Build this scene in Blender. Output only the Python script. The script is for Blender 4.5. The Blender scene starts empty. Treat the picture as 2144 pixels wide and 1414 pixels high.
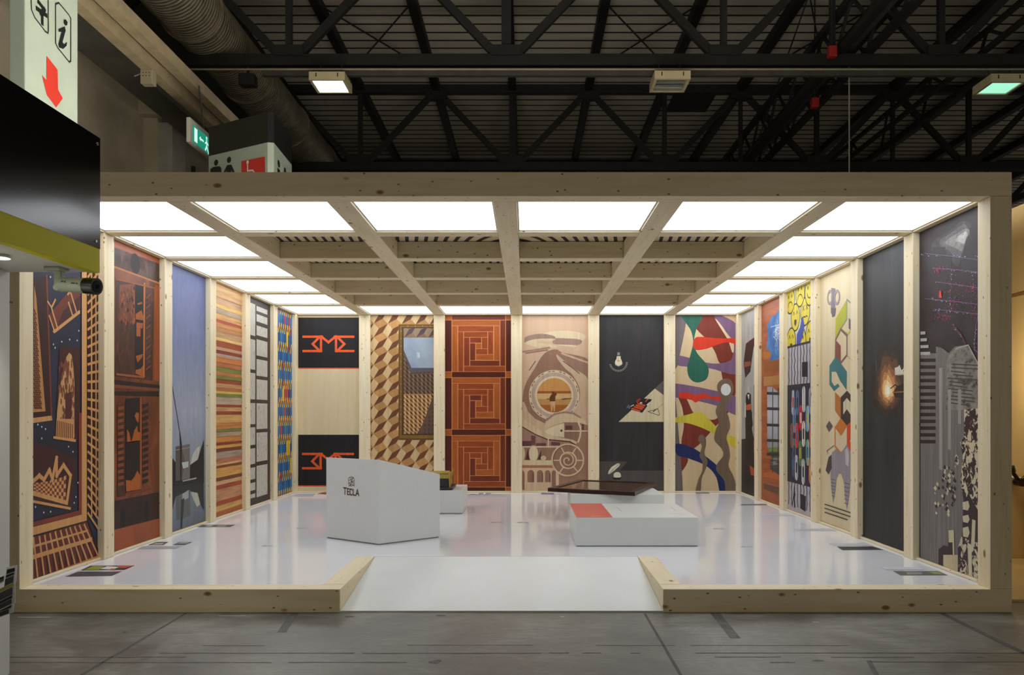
import bpy, bmesh, math, random
from mathutils import Vector, Matrix
from mathutils.geometry import tessellate_polygon
random.seed(7)
SC = bpy.context.scene
COL = SC.collection

# ------------------------------------------------------------------ camera
FPX, CXP, CYP = 1752.6, 1102.7, 864.7            # focal length and vanishing point in the 2144x1414 frame
CAM = Vector((0.161, -6.19, 1.479))
cam_d = bpy.data.cameras.new('camera')
cam_d.sensor_width = 36.0
cam_d.lens = FPX / 2144 * 36.0
cam_d.shift_x = (1072 - CXP) / 2144
cam_d.shift_y = (CYP - 707) / 2144
cam_d.clip_end = 300
cam = bpy.data.objects.new('camera', cam_d)
COL.objects.link(cam)
cam.location = CAM
cam.rotation_euler = (math.radians(90), 0, 0)
SC.camera = cam

# ------------------------------------------------------------------ world, exposure
world = bpy.data.worlds.new('hall_ambient')
SC.world = world
world.use_nodes = True
world.node_tree.nodes['Background'].inputs['Color'].default_value = (1.0, 0.90, 0.74, 1)
world.node_tree.nodes['Background'].inputs['Strength'].default_value = 0.17
SC.view_settings.view_transform = 'Standard'
SC.view_settings.look = 'None'
SC.view_settings.exposure = 0.0
SC.view_settings.gamma = 1.0
SC.view_settings.use_curve_mapping = False
LIGHTBOX = 3.3          # radiance of the pavilion's ceiling light boxes
LIGHTBOX_FILL = 20.0      # added glow on the box tops, brightens the hall roof and left wall
HALL_LAMP = 12.0        # radiance of the hall's square luminaires
PRINT_GAIN = 1.0       # printed colours: seen value -> surface colour

# ------------------------------------------------------------------ helpers
def lin1(c):
    c = c / 255.0
    return c / 12.92 if c <= 0.04045 else ((c + 0.055) / 1.055) ** 2.4
def lin(c, g=1.0):
    return tuple(min(0.93, lin1(x) * g) for x in c[:3]) + (1.0,)

MATS = {}
def nmat(name):
    m = bpy.data.materials.new(name)
    m.use_nodes = True
    nt = m.node_tree
    return m, nt, nt.nodes['Principled BSDF']
def link(nt, a, b): nt.links.new(a, b)
def coords(nt, scale):
    tc = nt.nodes.new('ShaderNodeTexCoord')
    mp = nt.nodes.new('ShaderNodeMapping')
    mp.inputs['Scale'].default_value = scale
    link(nt, tc.outputs['Object'], mp.inputs['Vector'])
    return mp.outputs['Vector']
def noise(nt, vec, scale, detail=4, rough=0.55, dist=0.0):
    n = nt.nodes.new('ShaderNodeTexNoise')
    n.inputs['Scale'].default_value = scale
    n.inputs['Detail'].default_value = detail
    n.inputs['Roughness'].default_value = rough
    n.inputs['Distortion'].default_value = dist
    link(nt, vec, n.inputs['Vector'])
    return n.outputs['Fac']
def ramp(nt, fac, stops, interp='LINEAR'):
    r = nt.nodes.new('ShaderNodeValToRGB')
    r.color_ramp.interpolation = interp
    el = r.color_ramp.elements
    while len(el) < len(stops): el.new(0.5)
    for e, (p, c) in zip(el, stops):
        e.position = p
        e.color = c if len(c) == 4 else tuple(c) + (1,)
    link(nt, fac, r.inputs['Fac'])
    return r.outputs['Color']
def mix(nt, fac, a, b, mode='MIX'):
    n = nt.nodes.new('ShaderNodeMix')
    n.data_type = 'RGBA'
    n.blend_type = mode
    if isinstance(fac, float): n.inputs[0].default_value = fac
    else: link(nt, fac, n.inputs[0])
    for v, i in ((a, 6), (b, 7)):
        if isinstance(v, tuple): n.inputs[i].default_value = v
        else: link(nt, v, n.inputs[i])
    return n.outputs[2]
def bump(nt, bsdf, h, strength, dist=0.01):
    b = nt.nodes.new('ShaderNodeBump')
    b.inputs['Strength'].default_value = strength
    b.inputs['Distance'].default_value = dist
    link(nt, h, b.inputs['Height'])
    link(nt, b.outputs['Normal'], bsdf.inputs['Normal'])

def mat_plain(name, c, rough=0.5, metal=0.0, gain=1.0, var=0.10, scale=3.0, spec=0.5):
    if name in MATS: return MATS[name]
    m, nt, b = nmat(name)
    v = coords(nt, (1, 1, 1))
    n = noise(nt, v, scale, 5)
    base = lin(c, gain)
    lo = tuple(x * (1 - var) for x in base[:3]) + (1,)
    hi = tuple(min(0.95, x * (1 + var)) for x in base[:3]) + (1,)
    link(nt, ramp(nt, n, [(0.3, lo), (0.7, hi)]), b.inputs['Base Color'])
    b.inputs['Roughness'].default_value = rough
    b.inputs['Metallic'].default_value = metal
    b.inputs['Specular IOR Level'].default_value = spec
    MATS[name] = m
    return m
def mat_glow(name, c, strength, base=.8):
    if name in MATS: return MATS[name]
    m, nt, b = nmat(name)
    v = coords(nt, (1, 1, 1))
    n = noise(nt, v, 1.6, 2)
    col = ramp(nt, n, [(0.25, tuple(x * 0.93 for x in c) + (1,)), (0.75, tuple(c) + (1,))])
    b.inputs['Base Color'].default_value = (base, base, base, 1)
    b.inputs['Roughness'].default_value = 0.6
    link(nt, col, b.inputs['Emission Color'])
    b.inputs['Emission Strength'].default_value = strength
    MATS[name] = m
    return m
def mat_spruce(axis):
    key = 'spruce_grain_' + axis
    if key in MATS: return MATS[key]
    m, nt, b = nmat(key)
    sc = {'x': (0.6, 9, 9), 'y': (9, 0.6, 9), 'z': (9, 9, 0.6)}[axis]
    g = noise(nt, coords(nt, sc), 2.2, 6, 0.6, 0.4)
    col = ramp(nt, g, [(0.25, lin((220, 202, 160))), (0.5, lin((234, 220, 186))), (0.75, lin((240, 229, 200)))])
    blot = noise(nt, coords(nt, (1, 1, 1)), 0.9, 3)
    col = mix(nt, ramp(nt, blot, [(0.35, (0, 0, 0, 1)), (0.7, (0.35, 0.35, 0.35, 1))]), col, lin((224, 198, 150)))
    ks = {'x': (0.55, 1, 1), 'y': (1, 0.55, 1), 'z': (1, 1, 0.55)}[axis]
    for s, r0, c in ((5.5, 0.12, (138, 100, 60)), (15.0, 0.115, (120, 90, 58))):
        vo = nt.nodes.new('ShaderNodeTexVoronoi')
        vo.inputs['Scale'].default_value = s
        link(nt, coords(nt, ks), vo.inputs['Vector'])
        k = ramp(nt, vo.outputs['Distance'], [(0.0, (1, 1, 1, 1)), (r0 * 0.55, (0.9, 0.9, 0.9, 1)), (r0, (0, 0, 0, 1))])
        col = mix(nt, k, col, lin(c))
    link(nt, col, b.inputs['Base Color'])
    b.inputs['Roughness'].default_value = 0.55
    b.inputs['Specular IOR Level'].default_value = 0.3
    MATS[key] = m
    return m
def mat_print(c, gain=None):
    key = 'print_%d_%d_%d' % c
    if key in MATS: return MATS[key]
    m, nt, b = nmat(key)
    base = lin(c, PRINT_GAIN if gain is None else gain)
    n = noise(nt, coords(nt, (14, 14, 1.0)), 1.5, 5)
    lo = tuple(x * 0.86 for x in base[:3]) + (1,)
    hi = tuple(min(0.95, x * 1.10) for x in base[:3]) + (1,)
    link(nt, ramp(nt, n, [(0.3, lo), (0.7, hi)]), b.inputs['Base Color'])
    b.inputs['Roughness'].default_value = 0.5
    b.inputs['Specular IOR Level'].default_value = 0.25
    MATS[key] = m
    return m
def mat_noisy(key, scale, stops, stretch=(1, 1, 1), detail=6, rough=0.5, interp='LINEAR', dist=0.0, nrough=0.6):
    if key in MATS: return MATS[key]
    m, nt, b = nmat(key)
    n = noise(nt, coords(nt, stretch), scale, detail, nrough, dist)
    link(nt, ramp(nt, n, [(p, lin(c, PRINT_GAIN)) for p, c in stops], interp), b.inputs['Base Color'])
    b.inputs['Roughness'].default_value = rough
    b.inputs['Specular IOR Level'].default_value = 0.25
    MATS[key] = m
    return m
def mat_vgrad(key, z0, z1, stops, nz=0.25, scale=5.0):
    if key in MATS: return MATS[key]
    m, nt, b = nmat(key)
    tc = nt.nodes.new('ShaderNodeTexCoord')
    sx = nt.nodes.new('ShaderNodeSeparateXYZ')
    link(nt, tc.outputs['Object'], sx.inputs[0])
    mr = nt.nodes.new('ShaderNodeMapRange')
    mr.inputs['From Min'].default_value = z0
    mr.inputs['From Max'].default_value = z1
    link(nt, sx.outputs['Z'], mr.inputs['Value'])
    col = ramp(nt, mr.outputs['Result'], [(p, lin(c, PRINT_GAIN)) for p, c in stops])
    n = noise(nt, coords(nt, (3, 3, 1)), scale, 6, 0.65, 0.6)
    sh = ramp(nt, n, [(0.3, (1 - nz,) * 3 + (1,)), (0.7, (1, 1, 1, 1))])
    link(nt, mix(nt, 1.0, col, sh, 'MULTIPLY'), b.inputs['Base Color'])
    b.inputs['Roughness'].default_value = 0.5
    b.inputs['Specular IOR Level'].default_value = 0.25
    MATS[key] = m
    return m

class MB:
    """collects faces with materials and links them as one mesh object"""
    def __init__(s): s.v, s.f, s.mi, s.mats, s.sm = [], [], [], [], []
    def slot(s, m):
        if m not in s.mats: s.mats.append(m)
        return s.mats.index(m)
    def add(s, vs, fs, m, smooth=False):
        o = len(s.v); k = s.slot(m)
        s.v += [Vector(p) for p in vs]
        for f in fs:
            s.f.append([i + o for i in f]); s.mi.append(k); s.sm.append(smooth)
        return s
    def box(s, a, b, m):
        (x0, y0, z0), (x1, y1, z1) = a, b
        return s.add([(x0, y0, z0), (x1, y0, z0), (x1, y1, z0), (x0, y1, z0), (x0, y0, z1), (x1, y0, z1), (x1, y1, z1), (x0, y1, z1)],
                     [(0, 3, 2, 1), (4, 5, 6, 7), (0, 1, 5, 4), (1, 2, 6, 5), (2, 3, 7, 6), (3, 0, 4, 7)], m)
    def bar(s, p, q, w, h, m, up=(0, 0, 1)):
        p, q = Vector(p), Vector(q)
        d = (q - p).normalized()
        u = Vector(up)
        if abs(d.dot(u)) > 0.98: u = Vector((0, 1, 0))
        r = d.cross(u).normalized(); t = r.cross(d).normalized()
        vs = [c + r * (i * w / 2) + t * (j * h / 2) for c in (p, q) for i, j in ((-1, -1), (1, -1), (1, 1), (-1, 1))]
        return s.add(vs, [(0, 1, 2, 3), (7, 6, 5, 4), (0, 4, 5, 1), (1, 5, 6, 2), (2, 6, 7, 3), (3, 7, 4, 0)], m)
    def tube(s, p, q, r0, r1, m, n=16, caps=True):
        p, q = Vector(p), Vector(q)
        d = (q - p).normalized()
        u = Vector((0, 0, 1)) if abs(d.z) < 0.95 else Vector((0, 1, 0))
        a = d.cross(u).normalized(); b = a.cross(d).normalized()
        vs = []
        for c, r in ((p, r0), (q, r1)):
            vs += [c + a * (r * math.cos(2 * math.pi * i / n)) + b * (r * math.sin(2 * math.pi * i / n)) for i in range(n)]
        s.add(vs, [(i, (i + 1) % n, n + (i + 1) % n, n + i) for i in range(n)], m, True)
        if caps:
            s.add(vs[:n], [list(range(n))[::-1]], m); s.add(vs[n:], [list(range(n))], m)
        return s
    def prism(s, pts, z0, z1, m):
        n = len(pts)
        zt = z1 if isinstance(z1, (list, tuple)) else [z1] * n
        vs = [(x, y, z0) for x, y in pts] + [(x, y, zt[i]) for i, (x, y) in enumerate(pts)]
        return s.add(vs, [list(range(n))[::-1], list(range(n, 2 * n))] + [(i, (i + 1) % n, n + (i + 1) % n, n + i) for i in range(n)], m)
    def build(s, name, parent=None, bevel=0.0):
        off = parent.location if parent is not None else Vector((0, 0, 0))
        if parent is not None and parent.parent is not None: off = off + parent.parent.location
        me = bpy.data.meshes.new(name)
        me.from_pydata([tuple(p - off) for p in s.v], [], s.f)
        for m in s.mats: me.materials.append(m)
        me.polygons.foreach_set('material_index', s.mi)
        me.polygons.foreach_set('use_smooth', s.sm)
        me.update()
        o = bpy.data.objects.new(name, me)
        COL.objects.link(o)
        if parent is not None: o.parent = parent
        if bevel:
            md = o.modifiers.new('edge', 'BEVEL'); md.width = bevel; md.segments = 2; md.limit_method = 'ANGLE'
        return o

def tag(o, label=None, cat=None, group=None, kind=None):
    if label: o['label'] = label
    if cat: o['category'] = cat
    if group: o['group'] = group
    if kind: o['kind'] = kind
    return o
def thing(name, label, cat, loc, group=None):
    o = bpy.data.objects.new(name, None)
    o.empty_display_size = 0.2
    COL.objects.link(o)
    o.location = loc
    return tag(o, label, cat, group)
def struct(o, label=None, cat=None):
    return tag(o, label, cat, None, 'structure')
def centre(o):
    """move a single-mesh thing's origin to the middle of its base"""
    vs = [v.co.copy() for v in o.data.vertices]
    c = Vector(((min(v.x for v in vs) + max(v.x for v in vs)) / 2, (min(v.y for v in vs) + max(v.y for v in vs)) / 2, min(v.z for v in vs)))
    for v in o.data.vertices: v.co -= c
    o.location = c
    return o
def ray(px, py): return Vector(((px - CXP) / FPX, 1.0, -(py - CYP) / FPX))
def at_depth(px, py, z): return CAM + ray(px, py) * z
def at_z(px, py, z):
    r = ray(px, py); return CAM + r * ((z - CAM.z) / r.z)
def at_x(px, py, x):
    r = ray(px, py); return CAM + r * ((x - CAM.x) / r.x)

# materials used everywhere
WX, WY, WZ = mat_spruce('x'), mat_spruce('y'), mat_spruce('z')
STEEL = mat_plain('dark_steel', (33, 32, 30), 0.6, 0.2, var=0.25)
STEEL2 = mat_plain('grey_steel', (74, 72, 66), 0.55, 0.3, var=0.2)
WHITE = mat_plain('white_laminate', (226, 226, 228), 0.35, var=0.02, spec=0.4)

# ------------------------------------------------------------------ dimensions of the pavilion
HC, HT, HP = 3.082, 3.26, 0.174       # underside of the beams, top of the frame, platform
WI, WO, XP = 3.59, 3.75, 3.65         # inner face of posts, outer face, face of side panels
WF, BW, PIT = 0.175, 0.18, 1.25
YB, YPN = 7.49, 7.55                  # face of back posts, face of back panels
BEAMX = [-2.49, -1.268, -0.004, 1.258, 2.5]
RX0, RX1, RY1 = -1.22, 1.17, 1.40     # ramp

# ------------------------------------------------------------------ hall: floor, roof, walls
def concrete():
    m, nt, b = nmat('concrete_floor')
    v = coords(nt, (1, 1, 1))
    a = noise(nt, v, 1.1, 10, 0.72, 0.5)
    col = ramp(nt, a, [(0.34, lin((78, 74, 67))), (0.5, lin((112, 108, 99))), (0.66, lin((142, 140, 130)))])
    f = noise(nt, coords(nt, (1.2, 9, 1)), 3.0, 6, 0.7)
    col = mix(nt, ramp(nt, f, [(0.48, (0, 0, 0, 1)), (0.72, (0.75, 0.75, 0.75, 1))]), col, lin((82, 78, 72)))
    s = noise(nt, v, 26, 3, 0.7)
    col = mix(nt, ramp(nt, s, [(0.66, (0, 0, 0, 1)), (0.74, (0.4, 0.4, 0.4, 1))]), col, lin((196, 194, 184)))
    link(nt, col, b.inputs['Base Color'])
    link(nt, ramp(nt, a, [(0.3, (0.32,) * 3 + (1,)), (0.7, (0.5,) * 3 + (1,))]), b.inputs['Roughness'])
    bump(nt, b, s, 0.08, 0.004)
    return m
floor = struct(MB().box((-24, -14, -0.2), (30, 46, 0.0), concrete()).build('floor'), 'grey stained concrete hall floor')
DARKJ = mat_plain('joint_dark', (74, 71, 65), 0.7, var=0.3, scale=9)
DARKT = mat_plain('tape_residue', (78, 76, 71), 0.6, var=0.45, scale=14)
def floor_mark(name, pts, m):
    MB().add([(x, y, 0.0012) for x, y in pts], [list(range(len(pts)))], m).build(name, floor)
for xj, w in ((-2.35, 0.009), (1.03, 0.009), (3.22, 0.022), (-4.6, 0.009)):
    floor_mark('joint', [(xj - w, -14), (xj + w, -14), (xj + w, -0.02), (xj - w, -0.02)], DARKJ)
rg = random.Random(3)
for y0, segs in ((-1.04, [(-2.1, -.9), (-.85, .25), (.3, .42), (.5, .62), (.8, .86), (1.2, 3.6)]),
                 (-1.23, [(-3, -1.35), (-1.25, -.55), (1.6, 1.75), (2.2, 3.4)]),
                 (-0.87, [(-1.9, -1.5), (-.6, .2), (.6, 1.1), (1.2, 2.2)]), (-1.13, [(-3, -1.9), (1.3, 1.7), (2.0, 2.5)])):
    for a, b_ in segs:
        y = y0 + rg.uniform(-.006, .006); h = 0.006 if y0 == -0.87 else 0.010
        n = 9
        up = [(a + (b_ - a) * i / n, y + h * rg.uniform(.3, 1)) for i in range(n + 1)]
        dn = [(a + (b_ - a) * i / n, y - h * rg.uniform(.3, 1)) for i in range(n, -1, -1)]
        floor_mark('tape_mark', up + dn, DARKT)
for cx, y0, y1, w, sk in ((-1.55, -0.55, -0.02, 0.03, 0.06), (1.55, -0.7, -0.02, 0.035, -0.02), (2.2, -1.6, -1.2, .015, -.1)):
    floor_mark('tape_mark', [(cx - w, y1), (cx + w, y1), (cx + w + sk, y0), (cx - w + sk, y0)], DARKT)
for cx, cy, rx, ry in ((-1.12, -.12, .045, .025), (-.46, -.09, .05, .03), (-.38, -1.22, .05, .05), (2.9, -1.13, .03, .02), (-2.55, -.55, .02, .02), (1.9, -1.2, .05, .02)):
    floor_mark('stain', [(cx + rx * math.cos(t) * rg.uniform(.5, 1), cy + ry * math.sin(t) * rg.uniform(.4, 1)) for t in [i * .628 for i in range(10)]], DARKT)
PALE = mat_plain('floor_scuff', (196, 192, 178), 0.7, var=.2)
for cx, cy, l in ((-1.98, -.1, .1), (-3.4, -.14, .12), (2.2, -.28, .025), (.42, -.12, .015)):
    floor_mark('scuff', [(cx - l, cy - .006), (cx + l, cy - .008), (cx + l, cy + .006), (cx - l, cy + .005)], PALE)

# roof of the hall: long corrugated sheets whose seams run across
def roof_mat():
    m, nt, b = nmat('roof_sheet')
    a = noise(nt, coords(nt, (0.25, 2.5, 1)), 2.0, 5)
    col = ramp(nt, a, [(0.3, lin((196, 186, 168))), (0.7, lin((216, 207, 190)))])
    link(nt, col, b.inputs['Base Color'])
    b.inputs['Roughness'].default_value = 0.75
    return m
RM = roof_mat()
ROOFZ = 13.3
roof = thing('ceiling', 'dark corrugated sheet roof of the exhibition hall', 'ceiling', (3, 28, ROOFZ))
roof['kind'] = 'structure'
del roof['category']
DARKSEAM = mat_plain('roof_seam', (44, 40, 36), 0.8)
k = 0
y = 12.0
while y < 46:
    MB().prism([(-24, y), (36, y), (36, y + 0.49), (-24, y + 0.49)], ROOFZ, ROOFZ + 0.05, RM).build('roof_sheet', roof)
    MB().box((-24, y + .488, ROOFZ - .012), (36, y + .562, ROOFZ + .01), DARKSEAM).build('seam_strip', roof)
    y += 0.56
MB().box((-24, 12, ROOFZ + 0.35), (36, 46, ROOFZ + 0.45), DARKSEAM).build('roof_backing', roof)
h0, h1 = at_z(1393, 235, ROOFZ - .05), at_z(1500, 198, ROOFZ - .05)
MB().box((h0.x, h1.y, ROOFZ - .05), (h1.x, h0.y, ROOFZ - .036), DARKSEAM).build('roof_hatch', roof)
# long hall walls
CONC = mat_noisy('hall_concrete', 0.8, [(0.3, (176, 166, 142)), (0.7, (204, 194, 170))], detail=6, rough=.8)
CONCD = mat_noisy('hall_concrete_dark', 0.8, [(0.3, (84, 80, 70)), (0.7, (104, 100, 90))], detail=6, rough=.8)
wl = thing('wall_left', 'brown concrete side wall of the hall', 'wall', (-10.2, 20, 0)); wl['kind'] = 'structure'; del wl['category']
MB().box((-10.6, 4, 0), (-10.0, 23.2, 9.75), CONC).build('wall_slab', wl)
MB().box((-10.6, 23.2, 0), (-10.0, 46, 4.6), CONC).build('wall_slab', wl)
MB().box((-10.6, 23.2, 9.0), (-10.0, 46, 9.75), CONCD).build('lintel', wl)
MB().box((-10.6, 16.0, 0), (-9.62, 17.0, 9.3), CONC).build('column', wl)
MB().box((-9.62, 16.05, 0), (-9.25, 16.9, 9.2), mat_plain('column_grey', (176, 172, 160), .7)).build('column_facing', wl)  # greyer tone on the right step of the column
MB().box((-10.6, 15.7, 9.3), (-9.1, 17.2, 9.7), CONC).build('capital', wl)
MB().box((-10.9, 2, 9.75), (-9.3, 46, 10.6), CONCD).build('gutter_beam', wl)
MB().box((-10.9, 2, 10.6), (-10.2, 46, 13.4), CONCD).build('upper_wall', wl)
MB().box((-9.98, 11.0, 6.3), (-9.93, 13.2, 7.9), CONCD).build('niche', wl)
for i in range(16):
    MB().bar((-10.05, 17.4, 5.6 + .2 * i), (-10.05, 23.0, 5.6 + .2 * i), .12, .03, STEEL2, (0.5, 0, 1)).build('louvre_slat', wl)
MB().box((-10.12, 17.2, 5.4), (-10.02, 23.2, 8.95), mat_plain('louvre_dark', (34, 32, 30), .8)).build('louvre_back', wl)
for yy in (17.3, 19.2, 21.1, 23.0):
    MB().box((-10.0, yy - .05, 5.4), (-9.9, yy + .05, 8.95), STEEL2).build('louvre_post', wl)
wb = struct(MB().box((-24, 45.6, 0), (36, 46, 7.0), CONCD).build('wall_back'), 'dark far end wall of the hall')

# trusses across the hall
X0, PER, TB, TT = -0.35, 5.45, 10.3, 13.05
def truss(yc, label):
    t = thing('roof_truss', label, 'truss', (X0, yc, TB), 'steel roof trusses')
    MB().bar((-12, yc, TB), (28, yc, TB), .26, .28, STEEL).build('bottom_chord', t)
    MB().bar((-12, yc, TT), (28, yc, TT), .26, .28, STEEL).build('top_chord', t)
    for k in range(-2, 6):
        xb = X0 + k * PER
        MB().bar((xb, yc, TB), (xb, yc, TT), .24 if k == 0 else .15, .16, STEEL).build('vertical_strut', t)
        MB().bar((xb + PER / 2, yc, TB), (xb + PER / 2, yc, TT), .13, .12, STEEL).build('vertical_strut', t) if k in (1, 2, 3) else None
        for s in (-1, 1):
            MB().bar((xb + s * .25, yc, TB + .15), (xb + s * PER / 2, yc, TT), .16, .2, STEEL).build('diagonal_brace', t)
        MB().box((xb - .38, yc - .15, TB + .1), (xb + .38, yc + .15, TB + .36), STEEL).build('gusset_plate', t)
        MB().box((xb + PER / 2 - .38, yc - .15, TT - .36), (xb + PER / 2 + .38, yc + .15, TT - .1), STEEL).build('gusset_plate', t)
    return t
truss(14.81, 'nearest dark steel roof truss, its bottom chord above the square lamps')
truss(23.81, 'middle dark steel roof truss spanning the hall behind the lamps')
truss(32.6, 'farthest dark steel roof truss, just above the pavilion front beam')
ORD = ['first', 'second', 'third', 'fourth', 'fifth', 'sixth', 'seventh', 'eighth', 'ninth', 'tenth', 'eleventh', 'twelfth', 'thirteenth', 'fourteenth']
for k in range(-3, 11):
    x = X0 + k * PER / 2
    o = centre(MB().bar((x, 8, 13.13), (x, 45, 13.13), .26, .3, STEEL).build('roof_purlin'))
    tag(o, 'dark steel purlin running lengthwise under the corrugated roof, %s from the left' % ORD[k + 3], 'beam', 'lengthwise roof purlins')
# crossed bracing rods
for xa, xb, ya, yb, lab in ((-5.75, -3.05, 17.2, 22.0, 'left'), (2.35, 5.05, 17.2, 22.0, 'middle'), (7.8, 10.4, 16.5, 22.5, 'right')):
    t = thing('bracing_rods', 'thin crossed bracing rods under the roof, %s of the three pairs' % lab, 'bracing', ((xa + xb) / 2, (ya + yb) / 2, 12.9), 'crossed roof rods')
    MB().bar((xa, ya, 12.95), (xb, yb, 12.95), .035, .035, STEEL).build('rod', t)
    MB().bar((xb, ya, 12.95), (xa, yb, 12.95), .035, .035, STEEL).build('rod', t)
# longitudinal lattice girder on the right
g = thing('lattice_girder', 'dark lengthwise lattice girder crossing the right of the roof', 'girder', (8.4, 25, 10.4))
for x, z in ((8.0, 10.55), (8.75, 10.55), (8.0, 11.5), (8.75, 11.5)):
    MB().bar((x, 4, z), (x, 45, z), .17, .17, STEEL).build('chord', g)
MB().bar((8.4, 4, 10.72), (8.4, 45, 10.72), .1, .06, STEEL2).build('cable_tray', g)
for i in range(20):
    y = 5 + 2 * i
    for x in (8.0, 8.75):
        MB().bar((x, y, 10.55), (x, y + 1, 11.5), .07, .07, STEEL).build('lacing', g)
        MB().bar((x, y + 1, 11.5), (x, y + 2, 10.55), .07, .07, STEEL).build('lacing', g)
g = thing('lattice_girder', 'thinner dark lengthwise girder at the far right of the roof', 'girder', (12.2, 25, 10.6))
for x, z in ((11.7, 10.6), (12.5, 10.6), (12.1, 11.4)):
    MB().bar((x, 4, z), (x, 45, z), .12, .12, STEEL).build('chord', g)
for i in range(12):
    y = 8 + 3 * i
    MB().bar((11.7, y, 10.6), (12.1, y + 1.5, 11.4), .07, .07, STEEL).build('lacing', g)
    MB().bar((12.1, y + 1.5, 11.4), (12.5, y + 3, 10.6), .07, .07, STEEL).build('lacing', g)
# red hoists on the girder, suspension wires
for p, lab in ((at_depth(1742, 108, 20.6), 'upper'), (at_depth(1706, 215, 23.2), 'lower')):
    t = thing('chain_hoist', 'small red chain hoist on the lattice girder, %s one' % lab, 'hoist', p, 'red hoists')
    MB().box(p + Vector((-.1, -.1, -.15)), p + Vector((.1, .1, .12)), mat_plain('hoist_red', (150, 30, 24), .5)).build('body', t, .02)
    MB().tube(p + Vector((0, 0, .12)), (p.x, p.y, 13.28), .02, .02, STEEL, 8).build('chain', t)
w_ = MB()
for (xa, ya), (xb, yb) in (((1778, 165), (1782, 362)),):
    a, b_ = at_depth(xa, 130, 21.0), at_depth(xa, yb, 21.0)
    o = centre(MB().tube((b_.x, b_.y, 6.0), a, .018, .018, mat_plain('wire_grey', (150, 146, 136), .5), 6).build('suspension_wire'))
    tag(o, 'pale thin wire hanging from the roof at the right', 'wire')
a, b_ = at_depth(1690, 0, 21), at_depth(1585, 300, 26)
tag(centre(MB().tube(a, b_, .02, .02, STEEL, 6).build('roof_cable')), 'thin dark cable slanting across the roof right of centre', 'cable')
# conduit along the lamps
tag(centre(MB().tube((-9.9, 13.98, 9.76), (26, 13.98, 9.76), .022, .022, mat_plain('conduit', (150, 142, 118), .5), 8).build('conduit')), 'thin pale conduit running across the hall between the lamps', 'conduit')
tag(centre(MB().box((-6.4, 14.6, 9.86), (26, 14.72, 10.05), STEEL2).build('cable_tray')), 'grey cable tray under the nearest roof truss', 'tray')

# ------------------------------------------------------------------ hall lamps
LAMPFR = mat_plain('lamp_frame', (190, 178, 140), .5)
def hall_lamp(x, y, z, label, lit, tint=(1, 1, .94), group='square hall lamps'):
    t = thing('hall_lamp', label, 'lamp', (x, y, z), group)
    h = .43
    f = MB()
    f.box((x - h, y - h, z), (x + h, y - h + .07, z + .16), LAMPFR)
    f.box((x - h, y + h - .07, z), (x + h, y + h, z + .16), LAMPFR)
    f.box((x - h, y - h + .07, z), (x - h + .07, y + h - .07, z + .16), LAMPFR)
    f.box((x + h - .07, y - h + .07, z), (x + h, y + h - .07, z + .16), LAMPFR)
    f.box((x - h, y - h, z + .16), (x + h, y + h, z + .2), LAMPFR)
    f.build('frame', t)
    for s in (-.6, .6):
        MB().box((x + s * h - .012, y - h - .008, z + .08), (x + s * h + .012, y - h, z + .17), STEEL).build('clip', t)
        MB().bar((x + s * h, y, 9.95), (x + s * h, 14.70, 10.175), .03, .03, STEEL).build('bracket', t)
        MB().tube((x + s * h, y, z + .2), (x + s * h, y, 9.96), .015, .015, STEEL, 6).build('hanger', t)
    if lit:
        m = mat_glow('lamp_glow_%.2f' % tint[0], tint, HALL_LAMP if tint[0] > .9 else 1.15, .2)
        MB().add([(x - h + .07, y - h + .07, z + .03), (x - h + .07, y + h - .07, z + .03), (x + h - .07, y + h - .07, z + .03), (x + h - .07, y - h + .07, z + .03)], [(0, 1, 2, 3)], m).build('diffuser', t)
    else:
        MB().box((x - h + .07, y - h + .07, z + .12), (x + h - .07, y + h - .07, z + .15), mat_plain('lamp_inside', (150, 160, 156), .3, .3)).build('reflector', t)
        for i in range(3):
            yy = y - .24 + .24 * i
            MB().tube((x - h + .09, yy, z + .09), (x + h - .09, yy, z + .09), .035, .035, mat_plain('tube_glass', (206, 214, 208), .2), 10).build('lamp_tube', t)
        for i in range(4):
            yy = y - .34 + .225 * i
            MB().box((x - h + .07, yy - .006, z + .01), (x + h - .07, yy + .006, z + .06), mat_plain('lamp_fin', (150, 150, 140), .3, .5)).build('louvre_fin', t)
    return t
def lamp_xyz(px, py, z):
    p = at_depth(px, py, z); return p.x, p.y, p.z
LZ = 9.45
hall_lamp(*[at_z(693, 182, LZ)[i] for i in range(3)], 'lit white square hall lamp at the left, above the pavilion', True)
hall_lamp(*[at_z(1402, 180, LZ)[i] for i in range(3)], 'unlit square hall lamp with louvre, above the pavilion centre right', False)
hall_lamp(*[at_z(2092, 186, LZ)[i] for i in range(3)], 'lit greenish square hall lamp at the right edge of the picture', True, (.34, .86, .60))

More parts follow.
